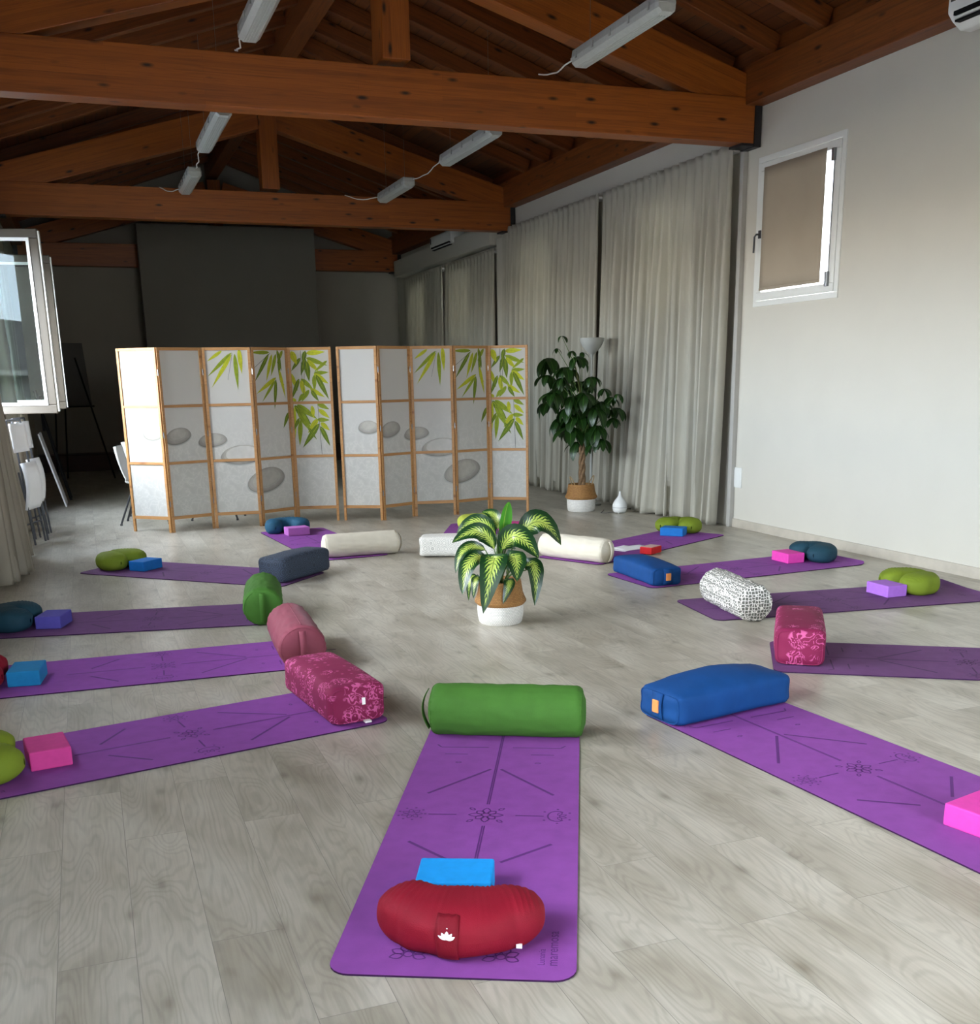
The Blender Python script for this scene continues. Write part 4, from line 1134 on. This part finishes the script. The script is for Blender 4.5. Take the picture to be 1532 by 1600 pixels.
g = MB(); q = at1(1.1, -.5, .003); g.box((q[0]-.008, q[1]-.004, q[2]-.006), (q[0]+.008, q[1]+.002, q[2]+.006)); g.build('label_tag', 'white_print', c1)
cushion((5.36, 5.77), (-.99, .12), 'cushion_olive', 'olive green cushion by the lilac block at right', seed=2, W=.45, pinch=.3)
cushion((5.565, 7.12), (-.998, -.06), 'cushion_dark_teal', 'teal cushion by the right wall behind the pink block', seed=3, W=.43, pinch=.12)
cushion((5.42, 9.06), (-.71, -.71), 'cushion_olive', 'olive green cushion before the near curtain', seed=4, W=.46, pinch=.35)
cushion((3.72, 10.27), (-.05, -1), 'cushion_lime', 'yellow-green cushion partly hidden behind the striped-leaf plant', seed=5, W=.46)
cushion((1.84, 10.935), (.05, -1), 'cushion_teal', 'teal horseshoe cushion before the left folding screen', seed=6, W=.46, R=.145, tr=.085, span=88)
cushion((.14, 9.392), (.73, -.68), 'cushion_olive', 'olive green cushion at the rear left mat end', seed=7, W=.46, pinch=.25)
cushion((-.59, 7.27), (.981, -.193), 'cushion_dark_teal', 'dark teal cushion cut by the left edge', seed=8, W=.46)
cushion((-.68, 5.85), (.999, -.04), 'cushion_red', 'red cushion cut by the left edge beside the teal-blue block', seed=9, W=.42)
cushion((-.565, 4.42), (.981, .19), 'cushion_olive', 'olive cushion cut by the left edge beside the pink block', seed=10, W=.46)

# ------------------------------------------------------------------ plants
def basket(root, r, h, split, rough=None):
    g = MB(); g.lathe([(0.001, .0), (r*.86, .0), (r*.93, .012), (r*.985, split*.45), (r*1.0, split)], 48); g.build('basket_base', 'basket_white', root, smooth=True)
    g = MB(); g.lathe([(r*1.0, split-.004), (r*1.10, split+.012), (r*1.11, split+.022), (r*1.04, split+.045), (r*.97, h*.72), (r*.90, h*.97), (r*.885, h), (r*.86, h-.004), (r*.88, h*.8), (r*.86, h*.76)], 48); g.build('basket_body', 'basket_weave', root, smooth=True)
    g = MB(); g.lathe([(r*.90, h*.80), (r*.4, h*.82), (.001, h*.825)], 32); g.build('soil', 'soil', root, smooth=True)
def leaf(mb, b, m, t, w, nrm_hint=(0, 0, 1), fold=.18, nu=15, nv=9, roll=0, sharp=.8):
    b, m, t = Vector(b), Vector(m), Vector(t)
    ctrl = m*2-(b+t)/2 if True else m
    def P(s): return b*(1-s)**2+ctrl*2*s*(1-s)+t*s*s
    def fn(i, j):
        s = i/(nu-1); p = P(s); d = (P(min(1, s+.02))-P(max(0, s-.02))).normalized()
        up = Vector(nrm_hint); side = d.cross(up)
        if side.length < .05: side = d.cross(Vector((.35, -.93, .1)))
        side.normalize(); nn = side.cross(d)
        if roll: side = Matrix.Rotation(roll, 3, d) @ side; nn = side.cross(d)
        wd = w*.5*(sin(pi*s**.82)**.66) if 0 < s < 1 else .0006
        v = -1+2*j/(nv-1)
        return p+side*wd*v+nn*(abs(v)*wd*fold - .02*w*sin(s*30)*abs(v)*.5)
    mb.grid(fn, nu, nv, uv=True)
LEAVES = [([2.366, 6.084, 0.534], [2.376, 6.069, 0.656], [2.402, 6.049, 0.766], 0.06), ([2.362, 6.15, 0.582], [2.353, 6.185, 0.667], [2.289, 6.241, 0.687], 0.075), ([2.337, 6.116, 0.554], [2.222, 6.149, 0.64], [2.101, 6.183, 0.57], 0.10), ([2.308, 6.074, 0.473], [2.205, 6.075, 0.59], [2.039, 6.099, 0.527], 0.105), ([2.26, 6.102, 0.467], [2.125, 6.099, 0.483], [2.051, 6.073, 0.341], 0.075), ([2.245, 6.065, 0.413], [2.128, 6.034, 0.404], [2.061, 5.985, 0.22], 0.11), ([2.288, 6.028, 0.377], [2.252, 5.945, 0.409], [2.157, 5.885, 0.113], 0.155), ([2.343, 6.029, 0.472], [2.412, 5.949, 0.56], [2.516, 5.857, 0.432], 0.15), ([2.483, 6.094, 0.531], [2.614, 6.061, 0.626], [2.744, 6.028, 0.474], 0.15), ([2.391, 5.989, 0.408], [2.389, 5.926, 0.423], [2.375, 5.867, 0.297], 0.13), ([2.492, 6.005, 0.336], [2.522, 5.935, 0.356], [2.499, 5.885, 0.131], 0.11), ([2.227, 6.136, 0.269], [2.196, 6.116, 0.275], [2.17, 6.093, 0.168], 0.06), ([2.362, 5.979, 0.273], [2.354, 5.944, 0.269], [2.304, 5.926, 0.154], 0.065), ([2.425, 6.115, 0.526], [2.44, 6.136, 0.561], [2.432, 6.166, 0.592], 0.06), ([2.222, 6.17, 0.286], [2.18, 6.17, 0.267], [2.162, 6.16, 0.142], 0.05), ([2.405, 6.176, 0.35], [2.434, 6.219, 0.353], [2.472, 6.258, 0.251], 0.081), ([2.518, 6.155, 0.356], [2.575, 6.204, 0.367], [2.616, 6.258, 0.321], 0.08)]
PC = Vector((2.35, 6.09, 0))
pp = empty('potted_plant', PC, label='plant with yellow-striped green leaves in a two-tone basket, mid-floor', cat='potted plant')
basket(pp, .148, .275, .125)
g = MB(); st = MB()
# leaves turn their upper face up and, for those in front, towards the room
for i, (b, m, t, w) in enumerate(LEAVES):
    if i == 0: continue
    b, m, t = [Vector(q)-PC for q in (b, m, t)]
    mid = (b+m+t)/3
    out = Vector((mid.x, mid.y, 0)); out = out.normalized() if out.length > .02 else Vector((-.3, -.95, 0))
    out = (out*.5+Vector((-.36, -.93, 0))*.75)
    leaf(g, b, m, t, w*1.08, nrm_hint=(out.x, out.y, .42))
    root = Vector((random.uniform(-.03, .03), random.uniform(-.03, .03), .22)); k = root.lerp(b, .6)+Vector((0, 0, .04))
    st.tube([root, root.lerp(k, .5)+Vector((0, 0, .02)), k, b], [.008, .006, .005, .003], 8)
g.build('foliage', 'variegated_leaf', pp, smooth=True, angle=180)
b, m, t, w = LEAVES[0]; b, m, t = [Vector(q)-PC for q in (b, m, t)]
g = MB(); leaf(g, b+Vector((-.01, 0, -.09)), m, t, .085, nrm_hint=(-.36, -.93, .1), fold=.55, roll=.5); g.build('young_leaf', 'new_leaf', pp, smooth=True, angle=180)['label'] = 'upright light green young leaf, half rolled'
for k in range(3): st.tube([(0, 0, .2), (.01*(k-1), 0, .3), (.02*(k-1), .01*k, .4), (.02*(k-1)+.01, .01*k, .5)], [.012, .012, .010, .006], 10)
st.build('stem', 'stem_green', pp, smooth=True)

CLUST = [(5.004, 11.347, 1.673, 1), (5.078, 11.137, 1.935, 0.35), (4.96, 11.285, 1.496, 0.8), (5.233, 11.043, 1.691, 0.8), (5.098, 11.08, 1.573, 0.9), (5.176, 11.386, 1.355, 1), (5.054, 11.463, 1.189, 0.9), (5.127, 10.943, 1.25, 1), (5.33, 11.213, 1.421, 0.8), (5.416, 11.195, 1.419, 0.9), (5.281, 10.791, 1.474, 0.7), (5.201, 11.135, 1.122, 1.2), (5.374, 10.851, 1.124, 1.1), (5.266, 11.107, 1.052, 1.2), (5.476, 10.931, 1.187, 1), (5.143, 11.348, 0.993, 1.1), (5.568, 10.899, 1.254, 0.6), (5.585, 10.753, 1.295, 0.45), (5.664, 10.93, 1.128, 0.7), (5.582, 10.83, 1.023, 0.6), (5.417, 10.934, 0.915, 1.2), (5.367, 11.316, 0.732, 0.9), (5.423, 10.88, 0.779, 1), (5.16, 11.078, 0.904, 1.1), (5.403, 11.161, 0.935, 1.1), (5.144, 11.419, 1.81, 0.35), (5.106, 10.934, 1.769, 0.35), (5.31, 11.093, 1.759, 0.3), (5.48, 10.882, 1.351, 0.5), (5.233, 10.878, 1.288, 1), (5.051, 11.045, 1.466, 0.8), (4.9, 10.978, 1.308, 0.8), (5.431, 11.094, 1.213, 1)]
TC = Vector((5.3, 11.08, 0))
tp = empty('potted_tree', TC, label='tall tree with dark drooping hand-shaped leaves in a two-tone basket', cat='potted plant')
basket(tp, .168, .31, .145)
for s in (-1, 1):
    g = MB(); g.tube([(s*.10+.03*cos(t)*0+s*.05*sin(t), .04*cos(t)-.02, .29+.11*sin(t)) for t in [pi*i/12 for i in range(13)]], .005, 6); g.build('basket_handle', 'rope', tp, smooth=True)
tk = MB()
for k in range(3):
    tk.tube([(.022*cos(z*16+k*2.09)+.01, .022*sin(z*16+k*2.09), z) for z in [.24+.03*i for i in range(20)]], [.024-.0004*i for i in range(20)], 8)
tk.tube([(.01, 0, .8), (0, 0, 1.1), (-.03, 0, 1.4), (-.08, 0, 1.62)], [.02, .015, .011, .007], 8)
tk.build('trunk', 'bark', tp, smooth=True)
g = MB(); st = MB(); rnd = random.Random(5)
for (x, y, z, s) in CLUST:
    c = Vector((x, y, z))-TC
    zb = max(.78, c.z-.35-.2*rnd.random()); hub = c+Vector((0, 0, .05*s))
    st.tube([(0, 0, zb), Vector((0, 0, zb)).lerp(hub, .5)+Vector((0, 0, .04)), hub], [.006, .004, .0025], 6)
    nl = 7 if s > .5 else 4; ph = rnd.random()*6
    for k in range(nl):
        a = ph+2*pi*k/nl+rnd.uniform(-.25, .25); L = (.235*s+.02)*rnd.uniform(.75, 1.15)
        el = rnd.uniform(.15, .5); d = Vector((cos(a), sin(a), 0))
        fr = rnd.uniform(.35, .75); tip = hub+d*L*fr*1.05-Vector((0, 0, L*sqrt(max(.1, 1.1-fr)))); mid = hub.lerp(tip, .5)+d*L*.12+Vector((0, 0, L*.07))
        leaf(g, hub, mid, tip, L*.42, nrm_hint=(d.x, d.y, .5), fold=.2, nu=9, nv=5)
g.build('foliage', 'money_leaf', tp, smooth=True, angle=180); st.build('branch', 'stem_green', tp, smooth=True)

# ------------------------------------------------------------------ floor lamp, aroma diffuser
fl = empty('floor_lamp', (5.66, 11.56, 0), label='grey uplighter floor lamp with bowl shade behind the tall tree', cat='floor lamp')
g = MB(); g.lathe([(.001, 0), (.125, 0), (.13, .008), (.125, .02), (.03, .03), (.014, .05)], 40); g.build('base', 'lamp_body', fl, smooth=True)
g = MB(); g.tube([(0, 0, .04), (0, 0, 1.76)], .012, 12); g.build('pole', 'lamp_body', fl, smooth=True)
g = MB(); g.lathe([(.013, 1.70), (.02, 1.76), (.06, 1.795), (.105, 1.84), (.135, 1.90), (.142, 1.945), (.138, 1.945), (.13, 1.90), (.10, 1.85), (.05, 1.81), (.001, 1.80)], 40); g.build('lamp_shade', 'lamp_body', fl, smooth=True)
ad = empty('aroma_diffuser', (5.60, 10.69, 0), label='small white onion-shaped aroma diffuser before the curtain', cat='diffuser')
g = MB(); g.lathe([(.001, .008), (.06, .008), (.075, .02), (.082, .05), (.082, .062)], 36); g.build('water_tank', 'white_plastic', ad, smooth=True)
g = MB(); g.lathe([(.082, .065), (.083, .085), (.076, .115), (.058, .145), (.034, .172), (.018, .195), (.0125, .22), (.011, .245), (.006, .246), (.006, .23)], 36); g.build('cover', 'white_plastic', ad, smooth=True)
for k in range(4):
    g = MB(); g.lathe([(.001, 0), (.008, 0), (.008, .01), (.001, .01)], 10, c=(.05*cos(k*pi/2+.8), .05*sin(k*pi/2+.8), 0)); g.build('foot', 'white_plastic', ad)
g = MB(); g.lathe([(.0815, .061), (.0815, .066)], 36); g.build('seam_ring', 'dark_grey', ad)
g = MB(); g.tube([(-.07, .02, .012), (-.12, .05, .006), (-.16, .02, .005), (-.2, .08, .005), (-.14, .16, .005), (-.05, .3, .005)], .003, 6); g.build('power_cord', 'dark_grey', ad, smooth=True)

# ------------------------------------------------------------------ chairs and stored things on the left
def folded_chair(loc, rz, label, lean=4):
    """metal folding chair with white plastic back and seat, folded flat and leaning"""
    r = empty('folding_chair', loc, rz, label=label, cat='chair'); a = radians(lean)
    def T(x, y, z): return (x, y*cos(a)+z*sin(a), z*cos(a)-y*sin(a))
    fr = MB()
    for s in (-1, 1):
        fr.tube([T(s*.20, -.012, .01), T(s*.20, .0, .5), T(s*.195, .0, 1.13), T(s*.17, .0, 1.2)], .011, 8)
    fr.tube([T(-.17, 0, 1.2), T(.17, 0, 1.2)], .011, 8); fr.tube([T(-.2, -.005, .22), T(.2, -.005, .22)], .009, 8)
    fr.build('frame', 'dark_grey', r, smooth=True)
    for s in (-1, 1):
        lg = MB(); lg.tube([T(s*.17, -.05, .0+.02), T(s*.17, -.045, .4), T(s*.185, -.03, .72)], .010, 8); lg.build('leg', 'dark_grey', r, smooth=True)
    bk = MB(); bk.grid(lambda i, j: T(-.185+.37*i/8+.0*j, -.03+.02*sin(pi*i/8), .90+.27*j/6), 9, 7); bk.build('backrest', 'chair_white', r, smooth=True, solid=.014, bevel=.003)
    se = MB(); se.grid(lambda i, j: T((-.19+.38*i/6)*(1-.1*(j/8)), -.035-.05*sin(pi*j/10)-.00*j, .36+.44*j/8), 7, 9); se.build('seat', 'chair_white', r, smooth=True, solid=.022, bevel=.004)
    return r
folded_chair((-.56, 11.15, 0), radians(72), 'folded white folding chair nearest, leaning at the left curtain')
folded_chair((-.54, 11.7, 0), radians(74), 'folded white folding chair just behind the nearest one')
# white board and black frame leaning farther on
b = MB(); b.box((0, -.35, 0), (.02, .35, .95)); o = b.build('leaning_board', 'paper', None, bevel=.003); o.location = (-.34, 14.9, .003); o.rotation_euler = (0, radians(-14), 0); tag(o, 'white board leaning against the left curtain', 'board')
r = empty('folded_easel', (-.28, 15.6, .005), 0, label='black folded stand leaning beside the white board', cat='stand')
for s in (-1, 1):
    g = MB(); g.tube([(0, s*.16, 0), (-.3, s*.1, 1.45)], .018, 8); g.build('leg', 'matte_black', r, smooth=True)
for q in ((-.1, .15, .5, .03), (-.24, .12, 1.15, .45)):
    g = MB(); g.bar((q[0], -q[1], q[2]), (q[0], q[1], q[2]), .03, q[3]); g.build('cross_bar', 'matte_black', r)
# flip chart in the dark corner
r = empty('flip_chart', (-.12, 18.6, 0), radians(24), label='flip chart on a tripod stand in the dark left corner', cat='flip chart')
g = MB(); g.box((-.38, -.02, 1.2), (.36, .0, 2.2)); g.build('board', 'board_grey', r, bevel=.005, rot=(radians(-8), 0, 0))
for p in ((-.42, 0), (.55, 0), (.05, .7)):
    g = MB(); g.tube([(p[0], p[1], 0), (p[0]*.35, .24+p[1]*.05, 1.95)], .014, 8); g.build('leg', 'matte_black', r, smooth=True)
g = MB(); g.box((-.36, -.06, 1.17), (.36, .0, 1.195)); g.build('pen_tray', 'matte_black', r, rot=(0, 0, 0)).location = (0, .13, 0)

def shell_chair(loc, rz, label, mesh_from=None):
    r = empty('shell_chair', loc, rz, label=label, cat='chair')
    g = MB()
    # one-piece shell: seat flowing into the back
    def fn(i, j):
        u = -1+2*i/12; v = j/18
        if v < .5:
            t = v/.5; y = -.22+.40*t; z = .45-.03*sin(pi*t)+.0
        else:
            t = (v-.5)/.5; y = .18+.05*sin(t*pi/2)+.07*t; z = .45+.40*t**1.1
        w = .22*(1-.18*max(0, (v-.75)/.25)**2)
        z += .035*u*u*(1 if v < .6 else .2); y -= .05*u*u*(v if v > .5 else 0)
        return (u*w, y, z)
    g.grid(fn, 13, 19); g.build('shell', 'chair_white', r, smooth=True, solid=.012, angle=180)
    for sx in (-1, 1):
        for y0, y1 in ((-.10, -.24), (.12, .27)):
            l_ = MB(); l_.tube([(sx*.12, y0, .42), (sx*.2, y1, .02)], .011, 8); l_.tube([(sx*.2, y1, .02), (sx*.202, y1*1.01, .0)], .014, 8, 0); l_.build('leg', 'dark_grey', r, smooth=True)
    return r
shell_chair((.57, 12.42, 0), radians(78), 'white chair with grey legs peeping out left of the screen')
shell_chair((.68, 13.3, 0), radians(85), 'grey-white chair just behind the white one, left of the screen')
shell_chair((1.35, 12.42, 0), radians(70), 'chair whose feet show below the second and third screen panels')

# ------------------------------------------------------------------ outside
g = MB(); g.box((-60, -40, -3.6), (50, 60, -3.5)); struct(g.build('ground', 'road'), 'ground outside')
hs = empty('house', (-12, -13, -3.5), label='house with a dark tiled roof, mirrored in the open window', cat='house')
g = MB(); g.box((-8, -9, 0), (0, 9, 5.6)); g.build('wall', 'facade', hs)
g = MB(); v = [(.6, -9.6, 5.5), (-8.6, -9.6, 5.5), (-4, -9.6, 7.5), (.6, 9.6, 5.5), (-8.6, 9.6, 5.5), (-4, 9.6, 7.5)]
g.add(v, [(0, 2, 1), (3, 4, 5), (0, 3, 5, 2), (1, 2, 5, 4), (0, 1, 4, 3)]); g.build('roof', 'roof_tile', hs)
g = MB(); g.box((.55, -9.6, 5.35), (.7, 9.6, 5.5)); g.build('gutter', 'facade', hs)
for yy in (-6.5, -3, .5, 4, 7):
    g = MB(); g.box((0, yy-.6, 3), (.06, yy+.6, 4.6)); f_ = g.build('window', 'white_frame', hs)
    g = MB(); g.box((.06, yy-.5, 3.1), (.08, yy+.5, 4.5)); g.build('pane', 'shutter_green', f_)

# ------------------------------------------------------------------ light
w = bpy.data.worlds.new('sky'); SC.world = w; w.use_nodes = True
nt = w.node_tree; n = nt.nodes; l = nt.links
bg = n['Background']
tc = N(n, 'ShaderNodeTexCoord'); sp = N(n, 'ShaderNodeSeparateXYZ'); l.new(tc.outputs['Generated'], sp.inputs[0])
r = ramp(n, [(0, (.34, .32, .29, 1)), (.495, (.46, .44, .40, 1)), (.503, (1, .97, .91, 1)), (.53, (.70, .84, 1, 1)), (.7, (.86, .90, .95, 1)), (1, (.62, .76, 1, 1))])
mr = N(n, 'ShaderNodeMapRange'); setin(mr, **{'From Min': -1.0, 'From Max': 1.0}); l.new(sp.outputs['Z'], mr.inputs['Value']); l.new(mr.outputs[0], r.inputs['Fac'])
l.new(r.outputs[0], bg.inputs['Color']); bg.inputs['Strength'].default_value = 9.0
def portal(loc, rot, sx, sy):
    li = bpy.data.lights.new('window_daylight', 'AREA'); li.shape = 'RECTANGLE'; li.size = sx; li.size_y = sy
    li.cycles.is_portal = True
    o = bpy.data.objects.new('window_daylight', li); COL.objects.link(o); o.location = loc; o.rotation_euler = rot
for (a, b_, c, d) in WL: portal((XL-.3, (a+b_)/2, (c+d)/2), (0, radians(-90), 0), d-c, b_-a)
for (a, b_, c, d) in WR: portal((XR+.3, (a+b_)/2, (c+d)/2), (0, radians(90), 0), d-c, b_-a)
for x0, x1 in ((1.8, 4.0),): portal(((x0+x1)/2, YF-.27, 1.6), (radians(90), 0, 0), x1-x0, 2.2)

# ------------------------------------------------------------------ camera
cam = bpy.data.cameras.new('camera'); co = bpy.data.objects.new('camera', cam); COL.objects.link(co)
R3 = ((.935144, -.353861, -.01697), (-.104881, -.230775, -.967338), (.338387, .90638, -.252921))
rt, dn, fw = [Vector(q) for q in R3]
co.matrix_world = Matrix(((rt.x, -dn.x, -fw.x, 0), (rt.y, -dn.y, -fw.y, 0), (rt.z, -dn.z, -fw.z, 1.5), (0, 0, 0, 1)))
cam.sensor_fit = 'HORIZONTAL'; cam.sensor_width = 36; cam.lens = 1639.43/1532*36
cam.shift_y = (1021-800)/1532; cam.clip_end = 200; cam.clip_start = .05
SC.camera = co
SC.view_settings.view_transform = 'Standard'; SC.view_settings.look = 'None'; SC.view_settings.gamma = 1
SC.view_settings.use_curve_mapping = False; SC.view_settings.exposure = 2.2
